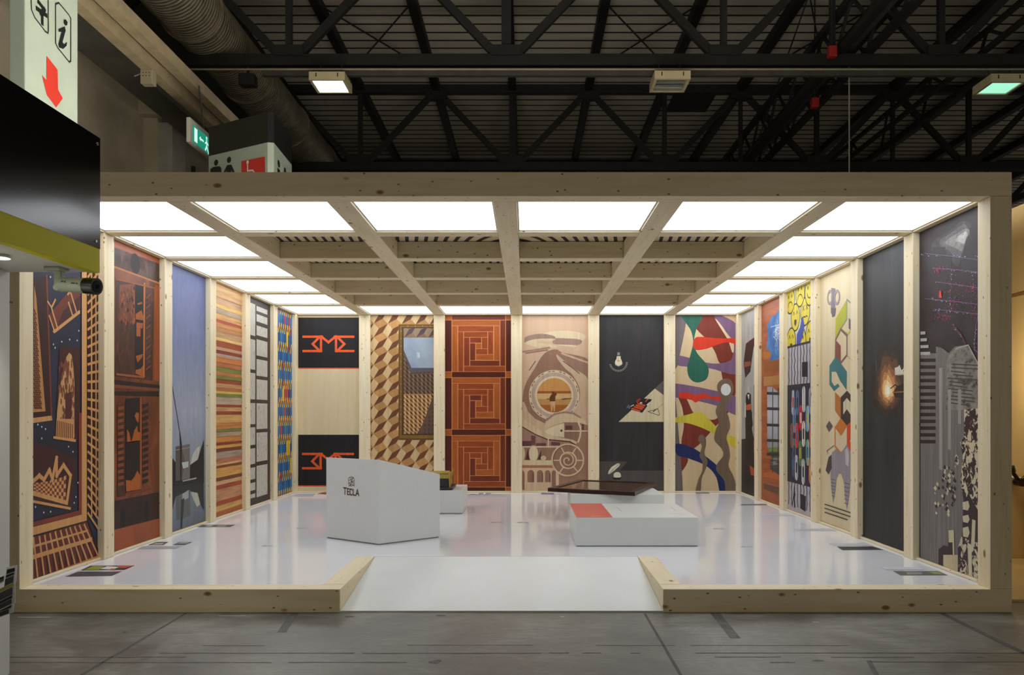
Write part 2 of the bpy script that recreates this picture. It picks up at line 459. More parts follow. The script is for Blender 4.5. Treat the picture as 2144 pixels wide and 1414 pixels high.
# ------------------------------------------------------------------ duct, pipes, signs on the left
def duct_mat():
    m, nt, b = nmat('duct_metal')
    tc = coords(nt, (1, 1, 1))
    wv = nt.nodes.new('ShaderNodeTexWave'); wv.bands_direction = 'Y'
    wv.inputs['Scale'].default_value = 2.6; wv.inputs['Distortion'].default_value = 1.5
    link(nt, tc, wv.inputs['Vector'])
    n = noise(nt, tc, 3.5, 6, .7)
    col = ramp(nt, n, [(.3, lin((126, 116, 96))), (.7, lin((176, 166, 142)))])
    link(nt, col, b.inputs['Base Color'])
    b.inputs['Metallic'].default_value = .55; b.inputs['Roughness'].default_value = .42
    bump(nt, b, wv.outputs['Fac'], .6, .05)
    return m
DM = duct_mat()
dx, dz, dr = -7.9, 11.15, .74
t = thing('ventilation_duct', 'large round foil ventilation duct running under the roof at the left', 'duct', (dx, 22, dz))
for i in range(9):
    y0 = 6 + 4 * i
    MB().tube((dx, y0, dz), (dx, y0 + 3.9, dz), dr, dr, DM, 40).build('duct_segment', t)
    MB().tube((dx, y0 + 3.88, dz), (dx, y0 + 4.02, dz), dr + .04, dr + .04, DM, 40).build('collar', t)
RAILM = mat_plain('pale_rail', (168, 152, 120), .6, var=.15)
for ox, oz, lab in ((0, 0, 'upper'), (-.34, -.16, 'lower')):
    x, z = -7.0 + ox, 8.55 + oz
    o = centre(MB().bar((x, 4, z), (x, 44, z), .22, .26, RAILM).build('service_rail'))
    tag(o, 'pale beige service rail along the left wall, %s of the pair' % lab, 'rail')
tag(centre(MB().bar((-8.6, 3, 9.0), (-8.6, 44, 9.0), .7, .3, CONCD).build('service_beam')), 'dark grey lengthwise beam left of the beige rails', 'beam')
p = at_depth(357, 155, 16.6); p.x = -7.34; p.z = 8.118
t = thing('junction_box', 'pale junction box fixed to the beige service rails', 'box', p)
MB().box(p + Vector((-.12, -.1, -.14)), p + Vector((.12, .1, .14)), mat_plain('box_grey', (160, 150, 124), .5)).build('housing', t, .015)
MB().tube(p + Vector((-.12, 0, .1)), p + Vector((-.3, .05, .06)), .012, .012, mat_plain('cable_white', (190, 186, 170), .5), 8).build('cable', t)
for i in range(6):
    MB().tube(p + Vector((-.06 + .06 * (i % 3), -.105, .07 - .06 * (i // 3))), p + Vector((-.06 + .06 * (i % 3), -.098, .07 - .06 * (i // 3))), .01, .01, STEEL, 8).build('knockout', t)
p = at_depth(518, 168, 20.95); p.y = 14.8
tag(centre(MB().box(p + Vector((-.2, -.15, -.14)), p + Vector((.2, .15, .14)), mat_plain('speaker_black', (24, 23, 22), .6)).box((p.x - .03, p.y - .03, p.z + .14), (p.x + .03, p.y + .03, 10.17), STEEL).build('speaker_box', None, .02)), 'small black box hanging under the truss beside the duct', 'box')

# text helper: letters as flat mesh, mapped by a frame (origin, u, v)
def frame_mesh(mb, polys2d, origin, u, v, off, m):
    n = Vector(u).cross(Vector(v)).normalized()
    for k_, pts in enumerate(polys2d):
        off = off + 1.5e-5
        tri = tessellate_polygon([[Vector((a, b_, 0)) for a, b_ in pts]])
        vs = [Vector(origin) + Vector(u) * a + Vector(v) * b_ + n * off for a, b_ in pts]
        fs = []
        for tr in tri:
            a, b_, c = tr
            cr = (pts[b_][0] - pts[a][0]) * (pts[c][1] - pts[a][1]) - (pts[b_][1] - pts[a][1]) * (pts[c][0] - pts[a][0])
            fs.append((a, b_, c) if cr > 0 else (a, c, b_))
        mb.add(vs, fs, m)
def stroke2(pts, w, closed=False):
    out = []
    seq = list(pts) + ([pts[0]] if closed else [])
    for (x0, y0), (x1, y1) in zip(seq, seq[1:]):
        dx_, dy_ = x1 - x0, y1 - y0
        L = math.hypot(dx_, dy_) or 1e-6
        ex, ey = dx_ / L * w / 2, dy_ / L * w / 2
        out.append([(x0 - ex + ey, y0 - ey - ex), (x1 + ex + ey, y1 + ey - ex), (x1 + ex - ey, y1 + ey + ex), (x0 - ex - ey, y0 - ey + ex)])
    return out
def disc2(cx, cy, rx, ry=None, n=24, a0=0, a1=2 * math.pi):
    ry = rx if ry is None else ry
    full = abs(a1 - a0 - 2 * math.pi) < 1e-6
    return [(cx + rx * math.cos(a0 + (a1 - a0) * i / n), cy + ry * math.sin(a0 + (a1 - a0) * i / n)) for i in range(n if full else n + 1)]
def rrect2(x0, y0, x1, y1, r, n=5):
    out = []
    for cx, cy, a in ((x1 - r, y0 + r, -90), (x1 - r, y1 - r, 0), (x0 + r, y1 - r, 90), (x0 + r, y0 + r, 180)):
        out += [(cx + r * math.cos(math.radians(a + 90 * i / n)), cy + r * math.sin(math.radians(a + 90 * i / n))) for i in range(n + 1)]
    return out
INK = mat_plain('sign_ink', (24, 26, 24), .5)
SIGNW = mat_plain('sign_white', (214, 226, 206), .5, var=.04)
SIGNR = mat_plain('sign_red', (196, 52, 38), .5, var=.05)
SIGNB = mat_plain('sign_black', (26, 26, 25), .35, var=.1)

# totem with arrow at the far left: its wide face looks to the right
tx = -5.25
ty0 = at_x(52, 100, tx).y; ty1 = at_x(163, 100, tx).y
t = thing('wayfinding_totem', 'tall white wayfinding totem with information symbol and red arrow', 'sign', (tx - .1, (ty0 + ty1) / 2, 0))
MB().box((tx - .17, ty0, 0), (tx, ty1, 7.4), mat_plain('totem_white', (164, 176, 160), .55, var=.04)).build('body', t, .01)
def TX(pts): return [at_x(a, b_, tx + .004) for a, b_ in pts]
def px_poly(mb, pts, plane_x, m, off=.004):
    P = [at_x(a, b_, plane_x) for a, b_ in pts]
    pl = [(q.y, q.z) for q in P]
    frame_mesh(mb, [pl], (plane_x, 0, 0), (0, 1, 0), (0, 0, 1), off, m)
mb = MB()
px_poly(mb, [(97, 117), (120, 146), (121, 188), (131, 206), (117, 225), (98, 200), (87, 157), (97, 168)], tx, SIGNR)
mb.build('red_arrow', t)
def zpx(pts): return [(a / 2.978, b_ / 2.978) for a, b_ in pts]
mb = MB()
for seg in (zpx([(345, 25), (365, 18), (425, 90), (440, 115), (440, 380), (430, 388), (360, 300), (345, 270), (345, 25)]), zpx([(190, -60), (195, 60), (215, 110), (280, 195), (297, 208), (300, 190), (298, -20)])):
    P = [at_x(a, b_, tx) for a, b_ in seg]
    frame_mesh(mb, stroke2([(q.y, q.z) for q in P], .018), (tx, 0, 0), (0, 1, 0), (0, 0, 1), .004, INK)
px_poly(mb, zpx([(362, 182), (402, 165), (408, 190), (388, 262), (398, 276), (416, 262), (414, 285), (392, 306), (366, 296), (362, 275), (382, 200), (364, 198)]), tx, INK)
px_poly(mb, zpx([(396, 125), (408, 120), (420, 138), (417, 158), (405, 160), (395, 145)]), tx, INK)
for seg in ([(230, 55), (285, 95)], [(240, 15), (275, 60), (250, 80)], [(262, 95), (262, 145)]):
    P = [at_x(a, b_, tx) for a, b_ in zpx(seg)]
    frame_mesh(mb, stroke2([(q.y, q.z) for q in P], .05), (tx, 0, 0), (0, 1, 0), (0, 0, 1), .004, INK)
mb.build('symbols', t)
# hanging direction sign behind the pavilion
pN, pL, pR = at_depth(566, 300, 16.0), at_depth(437, 300, 16.9), at_depth(611, 300, 17.5)
pB = pL + (pR - pN)
ztop = CAM.z + (CYP - 233) * 16 / FPX
zmid = CAM.z + (CYP - 297) * 16 / FPX
t = thing('toilet_sign', 'black and white toilet sign tower rising behind the pavilion roof', 'sign', (pN.x, pN.y, 0))
prof = [(pL.x, pL.y), (pN.x - .06, pN.y + .03), (pN.x + .05, pN.y + .06), (pR.x, pR.y), (pB.x, pB.y)]
MB().prism(prof, 0, zmid, mat_plain('totem_white', (164, 176, 160), .55, var=.04)).build('white_body', t)
MB().prism(prof, zmid, ztop, SIGNB).build('black_head', t)
uL = Vector((pN.x - .06 - pL.x, pN.y + .03 - pL.y, 0)); lenL = uL.length; uL.normalize()
def sgn(a, b_):      # pixel on the left face -> (u, z)
    r = ray(a, b_); nrm = Vector((uL.y, -uL.x, 0)); s = (Vector((pL.x, pL.y, 0)) - Vector((CAM.x, CAM.y, 0))).dot(nrm) / Vector((r.x, r.y, 0)).dot(nrm)
    q = CAM + r * s
    return ((Vector((q.x, q.y, 0)) - Vector((pL.x, pL.y, 0))).dot(uL), q.z)
mb = MB()
o2 = (pL.x, pL.y, 0)
frame_mesh(mb, [[sgn(506, 338), sgn(555, 328), sgn(556, 385), sgn(506, 392)]], o2, uL, (0, 0, 1), .006, SIGNR)
mb.build('red_field', t)
mb = MB()
for cx, cy in ((453, 341), (480, 335)):
    c = sgn(cx, cy); frame_mesh(mb, [disc2(c[0], c[1], .062)], o2, uL, (0, 0, 1), .006, INK)
frame_mesh(mb, [[sgn(441, 354), sgn(447, 350), sgn(460, 348), sgn(464, 352), sgn(464, 385), sgn(441, 390)]], o2, uL, (0, 0, 1), .006, INK)
frame_mesh(mb, [[sgn(476, 346), sgn(485, 345), sgn(494, 365), sgn(490, 368), sgn(484, 356), sgn(489, 385), sgn(470, 388), sgn(475, 357), sgn(468, 370), sgn(465, 368)]], o2, uL, (0, 0, 1), .006, INK)
mb.build('figures', t)
mb = MB()
frame_mesh(mb, stroke2([sgn(519, 343), sgn(519, 358), sgn(530, 357), sgn(536, 366)], .03) + [disc2(*sgn(519, 340), .035)], o2, uL, (0, 0, 1), .008, SIGNW)
mb.build('white_symbol', t)
mb = MB()
uR = Vector((pR.x - pN.x - .05, pR.y - pN.y - .06, 0)); uR.normalize()
for d_ in (.35, .85):
    frame_mesh(mb, [disc2(d_, zmid - .3, .09, .07), [(d_ - .1, zmid - .4), (d_ + .1, zmid - .4), (d_ + .14, zmid - .85), (d_ - .14, zmid - .85)]], (pN.x + .05, pN.y + .06, 0), uR, (0, 0, 1), .006, INK)
mb.build('figures', t)
# emergency exit sign
ex = -6.7
a, b_, c, d_ = [at_x(q[0], q[1], ex) for q in ((398, 245), (398, 297), (445, 325), (445, 280))]
t = thing('exit_sign', 'green lit emergency exit sign with arrow, beside the toilet sign', 'sign', (ex, a.y + .6, b_.z))
ey0, ey1, ez0, ez1 = a.y, a.y + 1.15, b_.z, a.z
MB().box((ex - .08, ey0, ez0), (ex, ey1, ez1), mat_plain('exit_frame', (200, 196, 184), .5)).build('housing', t, .01)
EG = mat_glow('exit_green', (0.0, .26, .15), 1.0, .02); EW = mat_glow('exit_white', (.66, .95, .88), 1.0, .1)
mb = MB(); frame_mesh(mb, [[(ey0 + .12, ez0 + .05), (ey1 - .06, ez0 + .05), (ey1 - .06, ez1 - .1), (ey0 + .12, ez1 - .1)]], (ex, 0, 0), (0, 1, 0), (0, 0, 1), .004, EG); mb.build('green_face', t)
mb = MB(); zc = (ez0 + ez1) / 2 - .02
frame_mesh(mb, [[(ey0 + .2, ez0 + .08), (ey0 + .36, ez0 + .08), (ey0 + .36, ez1 - .14), (ey0 + .2, ez1 - .14)], [(ey0 + .46, zc), (ey0 + .54, zc + .06), (ey0 + .54, zc + .02), (ey0 + .70, zc + .02), (ey0 + .70, zc - .02), (ey0 + .54, zc - .02), (ey0 + .54, zc - .06)], disc2(ey0 + .86, zc + .12, .035)]
           + stroke2([(ey0 + .86, zc + .06), (ey0 + .87, zc - .05), (ey0 + .8, zc - .14)], .05) + stroke2([(ey0 + .87, zc - .05), (ey0 + .93, zc - .12), (ey0 + .97, zc - .17)], .04) + stroke2([(ey0 + .78, zc - .01), (ey0 + .86, zc + .04), (ey0 + .95, zc)], .03), (ex, 0, 0), (0, 1, 0), (0, 0, 1), .008, EW)
mb.build('pictogram', t)
MB().tube((ex - .06, ey0 + .9, ez1 - .02), (-6.872, ey0 + .9, 8.5), .015, .015, STEEL2, 6).build('hanger', t)

# ------------------------------------------------------------------ booth in the left foreground
ye, xf = 4.75 - 6.19, -2.259
zb, zm, zt = 2.272, 2.408, 3.037
BOOTHW = mat_plain('booth_white', (206, 206, 200), .55, var=.03)
t = thing('booth_corner', 'neighbouring booth corner with glossy black fascia and white soffit', 'booth', (-2.9, -2.6, 0))
MB().box((xf - .06, -6.6, zm), (xf, ye, zt), mat_plain('fascia_black', (20, 20, 22), .16, var=.05)).build('fascia_board', t)
MB().box((xf - .055, -6.6, zb), (xf - .002, ye - .002, zm), mat_plain('fascia_yellow', (212, 206, 2), .5, var=.03, spec=.12)).build('yellow_stripe', t)
MB().box((-5.2, -6.6, zb + .005), (xf - .056, ye - .004, zb + .06), BOOTHW).build('soffit', t)
MB().prism([(-2.773, ye), (-3.0, ye), (-3.0, -6.4), (-1.75, -6.4)][::-1], 0, zb + .004, BOOTHW).build('wall_panel', t)
for yy, zz in ((ye - .05, zm + .035), (ye - .03, zt - .04)):
    MB().tube((xf, yy, zz), (xf + .006, yy, zz), .009, .007, mat_plain('screw_chrome', (210, 210, 205), .2, .9), 12).build('screw', t)
dl = at_z(-2, 536, zb)
MB().tube((dl.x, dl.y, zb - .012), (dl.x, dl.y, zb + .01), .05, .045, mat_plain('downlight_ring', (220, 220, 210), .4), 20, False).build('downlight_ring', t)
MB().add([(dl.x + .04 * math.cos(i * .5236), dl.y + .04 * math.sin(i * .5236), zb - .004) for i in range(12)], [list(range(12))[::-1]], mat_glow('downlight_glow', (1, .95, .75), 60)).build('downlight_lens', t)
sd = bpy.data.lights.new('booth_downlight', 'SPOT'); sd.energy = 28; sd.spot_size = 1.9; sd.spot_blend = .6; sd.color = (1, .95, .8); sd.shadow_soft_size = .04
so = bpy.data.objects.new('booth_downlight', sd); COL.objects.link(so); so.location = (dl.x + .02, dl.y, zb - .02)
# security camera under the soffit
sb = at_z(122, 563, zb)
CAMW = mat_plain('camera_white', (176, 184, 168), .4, var=.03)
CAMB = mat_plain('camera_black', (14, 14, 16), .25)
t = thing('security_camera', 'white bullet security camera with black hood under the booth soffit', 'camera', (sb.x, sb.y, zb - .16))
MB().box((sb.x - .055, sb.y - .05, zb - .014), (sb.x + .035, sb.y + .05, zb + .004), CAMW).build('mounting_plate', t, .004)
j = Vector((sb.x + .005, sb.y, zb - .105))
MB().prism([(j.x - .02, j.y - .02), (j.x + .022, j.y - .02), (j.x + .022, j.y + .02), (j.x - .02, j.y + .02)], zb - .115, zb - .012, CAMW).build('arm', t, .006)
MB().tube(j + Vector((.0, -.03, -.0)), j + Vector((.0, .03, -.0)), .018, .018, CAMW, 16).build('hinge', t)
d0 = Vector((.97, -.24, -.09)).normalized()
b0 = j + Vector((.018, -.01, .018)); b1 = b0 + d0 * .165; b2 = b1 + d0 * .066
MB().tube(b0, b1, .039, .043, CAMW, 28).build('body', t)
MB().tube(b1 - d0 * .004, b2, .044, .0455, CAMB, 28).build('lens_hood', t)
MB().tube(b2, b2 + d0 * .002, .033, .033, mat_plain('camera_glass', (38, 40, 46), .08), 24).build('lens', t)
MB().tube(b2 + d0 * .002, b2 + d0 * .004, .012, .012, mat_plain('lens_core', (12, 12, 20), .05), 16).build('lens_core', t)
mb = MB()
u_ = d0; vv = Vector((0, 0, 1)) - d0 * d0.z; vv.normalize(); nn = u_.cross(vv)
for s0, s1, h0 in ((.035, .05, .012), (.055, .066, .011), (.1, .128, .006), (.132, .145, .005)):
    c0 = b0 + nn * .0425 + vv * h0
    mb.add([c0 + u_ * s0 + vv * -.004, c0 + u_ * s1 + vv * -.004, c0 + u_ * s1 + vv * .004, c0 + u_ * s0 + vv * .004], [(0, 1, 2, 3)], mat_plain('camera_print', (70, 74, 70), .5))
mb.build('print', t)
# brochures fanned out beside the booth wall
def brochure(pts, z, label, base, bands):
    P = [at_depth(a, b_, z) for a, b_ in pts]
    n = (P[1] - P[0]).cross(P[2] - P[0]).normalized()
    if n.y > 0: n = -n
    o = thing('brochure', label, 'brochure', tuple(min((p.z, p) for p in P)[1]), 'brochures by the booth wall')
    mb = MB(); q = P + [p - n * .006 for p in P]
    mb.add(q, [(0, 1, 2, 3), (7, 6, 5, 4), (0, 4, 5, 1), (1, 5, 6, 2), (2, 6, 7, 3), (3, 7, 4, 0)], mat_plain('paper_white', (206, 204, 198), .5)); mb.build('cover', o)
    mb = MB()
    for (u0, v0, u1, v1, c) in bands:
        f = lambda u, v: (P[0] * (1 - u) + P[1] * u) * (1 - v) + (P[3] * (1 - u) + P[2] * u) * v + n * .002
        mb.add([f(u0, v0), f(u1, v0), f(u1, v1), f(u0, v1)], [(0, 1, 2, 3)], mat_print(c))
    mb.build('print', o)
brochure([(14, 1188), (35, 1184), (33, 1219), (8, 1234)], 4.62, 'white and dark brochure at the top of the fan by the booth wall', (0, 0, 0), [(.08, .12, .85, .33, (30, 34, 34)), (.06, .38, .82, .5, (34, 36, 34)), (.03, .55, .8, .98, (62, 62, 66))])
brochure([(-2, 1234), (31, 1218), (31, 1263), (-2, 1280)], 4.25, 'dark brochure with yellow stripe in the middle of the fan', (0, 0, 0), [(0, .02, .9, .16, (160, 150, 60)), (0, .2, .86, .55, (78, 78, 84)), (0, .58, .84, .7, (44, 42, 48)), (0, .72, .8, .95, (70, 66, 72))])
brochure([(-2, 1272), (29, 1262), (27, 1283), (-2, 1294)], 4.27, 'lowest dark brochure of the fan by the booth wall', (0, 0, 0), [(0, .05, .85, .45, (50, 48, 52)), (0, .5, .7, .92, (62, 60, 64))])
brochure([(-2, 1210), (9, 1206), (8, 1218), (-2, 1224)], 4.24, 'small green and black leaflet at the left edge by the booth wall', (0, 0, 0), [(0, .05, .95, .4, (36, 38, 34)), (0, .45, .95, .8, (92, 96, 44))])

# ------------------------------------------------------------------ neighbouring stand on the right
t = thing('wooden_stand', 'warmly lit pale wooden wall of the neighbouring stand at the right edge', 'stand wall', (5.26, 3.2, 0))
PINE = mat_noisy('pine_sheet', 1.5, [(.3, (206, 178, 122)), (.7, (226, 204, 156))], (1, 1, .3), 5, .5)
MB().box((5.2, .5, .02), (5.32, 6.0, 2.68), PINE).build('wall_sheet', t)
MB().box((5.2, .5, 2.70), (5.32, 6.0, 3.6), PINE).build('wall_sheet', t)
MB().box((5.19, .5, 2.675), (5.33, 6.0, 2.705), mat_plain('seam_strip', (150, 112, 60), .6)).build('seam', t)

tag(centre(MB().box((3.95, .35, 0), (5.19, 6.0, .02), PINE).build('stand_floor')), 'pale wooden floor boards of the neighbouring stand at the right', 'floor board')
tag(centre(MB().box((3.9, 8.2, 0), (4.0, 8.3, 4.6), STEEL).add([], [], STEEL).box((4.0, 8.2, 3.95), (9.5, 8.3, 4.6), mat_plain('fascia_red', (176, 36, 24), .5)).build('red_fascia')), 'red fascia board behind the pavilion at the right edge', 'fascia')
o = thing('wooden_chest', 'pale wooden chest with white top at the right edge', 'chest', (4.85, 2.6, .02))
MB().box((4.55, 2.2, .02), (5.15, 3.0, .80), PINE).build('body', o, .006)
MB().box((4.53, 2.18, .80), (5.17, 3.02, .83), WHITE).build('top', o, .004)
p = at_depth(2128, 1067, 8.6)
tag(centre(MB().box((4.6, 2.3, .831), (4.78, 2.34, .845), mat_plain('pen_dark', (80, 50, 50), .4)).build('pen')), 'dark pen lying on the white top of the chest', 'pen')
p0 = at_depth(2121, 990, 8.3); p1 = at_depth(2135, 1010, 8.3); p2 = at_depth(2150, 996, 8.3)
o = thing('clamp_lamp', 'small black articulated clamp lamp at the right edge', 'lamp', (p1.x, p1.y, p1.z - .08))
MB().tube(p0, p1, .018, .022, CAMB, 12).build('arm', o)
MB().tube(p1 + Vector((0, -.05, 0)), p1 + Vector((0, .05, 0)), .04, .04, CAMB, 16).build('joint', o)
MB().tube(p1, p2, .022, .018, CAMB, 12).build('arm', o)
MB().tube(p0, p0 + Vector((-.03, 0, .05)), .03, .045, CAMB, 14).build('head', o)
MB().tube(p2, (5.185, p2.y, p2.z + .02), .016, .016, CAMB, 10).build('wall_bracket', o)
wl_ = bpy.data.lights.new('stand_lamp', 'POINT'); wl_.energy = 24; wl_.color = (1, .80, .5); wl_.shadow_soft_size = .15
wo = bpy.data.objects.new('stand_lamp', wl_); COL.objects.link(wo); wo.location = (4.55, 1.9, 1.9)

# ------------------------------------------------------------------ the timber pavilion
pav = thing('timber_pavilion', 'open-fronted pale timber exhibition pavilion with white platform', 'pavilion', (0, 3.8, 0))
bv = .004
def tim(name, a, b_, m): return MB().box(a, b_, m).build(name, pav, bv)
tim('front_beam', (-WO, 0, HC), (WO, WF, HT), WX)
for s in (-1, 1):
    x0, x1 = sorted((s * WI, s * WO))
    tim('front_post', (x0, 0, HP), (x1, WF, HC - .001), WZ)
    for i in range(5):
        y0 = WF + (i + 1) * PIT - BW
        tim('side_post', (x0, y0, HP), (x1, y0 + BW, HC - .001), WZ)
    tim('corner_post', (x0, 7.40, HP), (x1, 7.66, HC - .001), WZ)
    tim('edge_beam', (x0, WF + .001, HC), (x1, 7.66, HT - .003), WY)
    tim('skirting', (min(s * XP, s * (XP - .03)), WF + .002, HP), (max(s * XP, s * (XP - .03)), 7.4, HP + .02), WY)
for i, x in enumerate(BEAMX):
    tim('long_beam', (x - .09, WF + .001, HC), (x + .09, YB - .001, HT - .003), WY)
    tim('back_post', (x - .09, YB, HP), (x + .09, 7.66, HC - .001), WZ)
xs = [-WI] + [v for x in BEAMX for v in (x - .0905, x + .0905)] + [WI]
for r in range(1, 6):
    y0 = WF + r * PIT - BW
    for j in range(6):
        tim('cross_beam', (xs[2 * j] + .0005, y0, HC), (xs[2 * j + 1] - .0005, y0 + BW, HT - .003), WX)
tim('back_beam', (-WI, YB, HC), (WI, 7.66, HT - .003), WX)
tim('skirting', (-WI, YPN - .03, HP), (WI, YPN, HP + .022), WX)
# platform, kerbs, ramp
def deck_mat():
    m, nt, b = nmat('platform_white')
    n = noise(nt, coords(nt, (1, 1, 1)), 1.3, 4)
    link(nt, ramp(nt, n, [(.3, lin((234, 234, 238))), (.7, lin((240, 240, 243)))]), b.inputs['Base Color'])
    b.inputs['Roughness'].default_value = .085
    b.inputs['Specular IOR Level'].default_value = .5
    n2 = noise(nt, coords(nt, (1, 1, 1)), 9, 3)
    bump(nt, b, n2, .008, .002)
    return m
DECK = deck_mat()
cl0, cr1 = RX0 - .165, RX1 + .165
MB().box((-WO, WF + .001, .012), (cl0 - .001, 7.66, HP - .001), DECK).build('platform_deck', pav)
MB().box((cr1 + .001, WF + .001, .012), (WO, 7.66, HP - .001), DECK).build('platform_deck', pav)
MB().box((cl0 - .001, RY1 + .021, .012), (cr1 + .001, 7.66, HP - .001), DECK).build('platform_deck', pav)
tim('kerb_beam', (-WO, 0, 0), (RX0, WF, HP), WX)
tim('kerb_beam', (RX1, 0, 0), (WO, WF, HP), WX)
tim('ramp_cheek', (cl0, WF + .001, .0), (RX0, RY1 + .02, HP + .002), WY)
tim('ramp_cheek', (RX1, WF + .001, .0), (cr1, RY1 + .02, HP + .002), WY)
RAMPM = mat_plain('ramp_white', (222, 224, 220), .3, var=.025)
MB().add([(RX0 + .002, .01, 0), (RX1 - .002, .01, 0), (RX1 - .002, RY1 + .02, 0), (RX0 + .002, RY1 + .02, 0), (RX0 + .002, .01, .012), (RX1 - .002, .01, .012), (RX1 - .002, RY1 + .02, HP - .002), (RX0 + .002, RY1 + .02, HP - .002)],
         [(0, 3, 2, 1), (4, 5, 6, 7), (0, 1, 5, 4), (1, 2, 6, 5), (2, 3, 7, 6), (3, 0, 4, 7)], RAMPM).build('ramp', pav)
# slatted lid above the open middle
def lid_mat():
    m, nt, b = nmat('slit_ceiling')
    wv = nt.nodes.new('ShaderNodeTexWave'); wv.wave_type = 'RINGS'; wv.rings_direction = 'Z'
    wv.inputs['Scale'].default_value = 3.2; wv.inputs['Distortion'].default_value = .6; wv.inputs['Detail Scale'].default_value = .4
    link(nt, coords(nt, (1.1, .35, 1)), wv.inputs['Vector'])
    link(nt, ramp(nt, wv.outputs['Fac'], [(.30, lin((40, 36, 32))), (.36, lin((216, 198, 158)))]), b.inputs['Base Color'])
    b.inputs['Roughness'].default_value = .6
    return m
LID = lid_mat()
MB().box((xs[2] - .3, 1.2, HT + .001), (xs[9] + .3, 6.5, HT + .02), LID).build('slit_board', pav)

# light boxes in the ring of ceiling bays
GLOW = mat_glow('lightbox_glow', (.95, 1.0, 1.07), LIGHTBOX)
FILLGLOW = mat_glow('added_fill_glow', (1.0, .95, .86), LIGHTBOX_FILL)
LFR = mat_plain('lightbox_frame', (196, 194, 186), .5)
colname = ['leftmost', 'second from left', 'third from left', 'third from right', 'second from right', 'rightmost']
rowname = ['front', 'second', 'third', 'fourth', 'fifth', 'back']
for r in range(6):
    y0 = WF + r * PIT; y1 = min(WF + (r + 1) * PIT - BW, YB - .002)
    for j in range(6):
        if 0 < r < 5 and 0 < j < 5: continue
        x0, x1 = xs[2 * j], xs[2 * j + 1]
        if r in (0, 5): lab = 'glowing white ceiling light box, %s row, %s' % (rowname[r], colname[j])
        else: lab = 'glowing white ceiling light box along the %s wall, %s from the front' % ('left' if j == 0 else 'right', rowname[r])
        t = thing('light_box', lab, 'ceiling light', ((x0 + x1) / 2, (y0 + y1) / 2, HC + .02), 'ceiling light boxes')
        e = .012
        f = MB()
        z0, z1 = HC + .015, HC + .12
        f.box((x0 + .002, y0 + .002, z0), (x1 - .002, y0 + e, z1), LFR); f.box((x0 + .002, y1 - e, z0), (x1 - .002, y1 - .002, z1), LFR)
        f.box((x0 + .002, y0 + e, z0), (x0 + e, y1 - e, z1), LFR); f.box((x1 - e, y0 + e, z0), (x1 - .002, y1 - e, z1), LFR)
        f.build('frame', t)
        MB().box((x0 + .002, y0 + .002, z1), (x1 - .002, y1 - .002, z1 + .01), FILLGLOW).build('added_fill_lid', t)  # unseen glowing lid, added as upward fill light for the hall
        MB().add([(x0 + e, y0 + e, z0 + .006), (x0 + e, y1 - e, z0 + .006), (x1 - e, y1 - e, z0 + .006), (x1 - e, y0 + e, z0 + .006)], [(0, 1, 2, 3)], GLOW).build('diffuser', t)

# ------------------------------------------------------------------ printed wall panels
PLYW = mat_noisy('panel_wood', 1.2, [(.3, (212, 192, 152)), (.7, (222, 206, 170))], (7, 7, .5), 5, .5)
def clip_poly(pts, r):
    u0, v0, u1, v1 = r
    for ax, val, sg in ((0, u0, 1), (0, u1, -1), (1, v0, 1), (1, v1, -1)):
        out = []
        for i in range(len(pts)):
            a, b_ = pts[i - 1], pts[i]
            ina, inb = (a[ax] - val) * sg >= -1e-9, (b_[ax] - val) * sg >= -1e-9
            if ina != inb:
                t_ = (val - a[ax]) / (b_[ax] - a[ax])
                c = [a[0] + (b_[0] - a[0]) * t_, a[1] + (b_[1] - a[1]) * t_]; c[ax] = val
                out.append(tuple(c))
            if inb: out.append(b_)
        pts = out
        if len(pts) < 3: return []
    ded = []
    for p in pts:
        if not ded or abs(p[0] - ded[-1][0]) + abs(p[1] - ded[-1][1]) > 1e-6: ded.append(p)
    return ded if len(ded) > 2 else []
def smooth(pts, n=5):
    out = []
    L = len(pts)
    for i in range(L):
        p0, p1, p2, p3 = pts[i - 1], pts[i], pts[(i + 1) % L], pts[(i + 2) % L]
        for k in range(n):
            t_ = k / n
            out.append(tuple(.5 * (2 * p1[d] + (p2[d] - p0[d]) * t_ + (2 * p0[d] - 5 * p1[d] + 4 * p2[d] - p3[d]) * t_ ** 2 + (3 * p1[d] - p0[d] - 3 * p2[d] + p3[d]) * t_ ** 3) for d in (0, 1)))
    return out
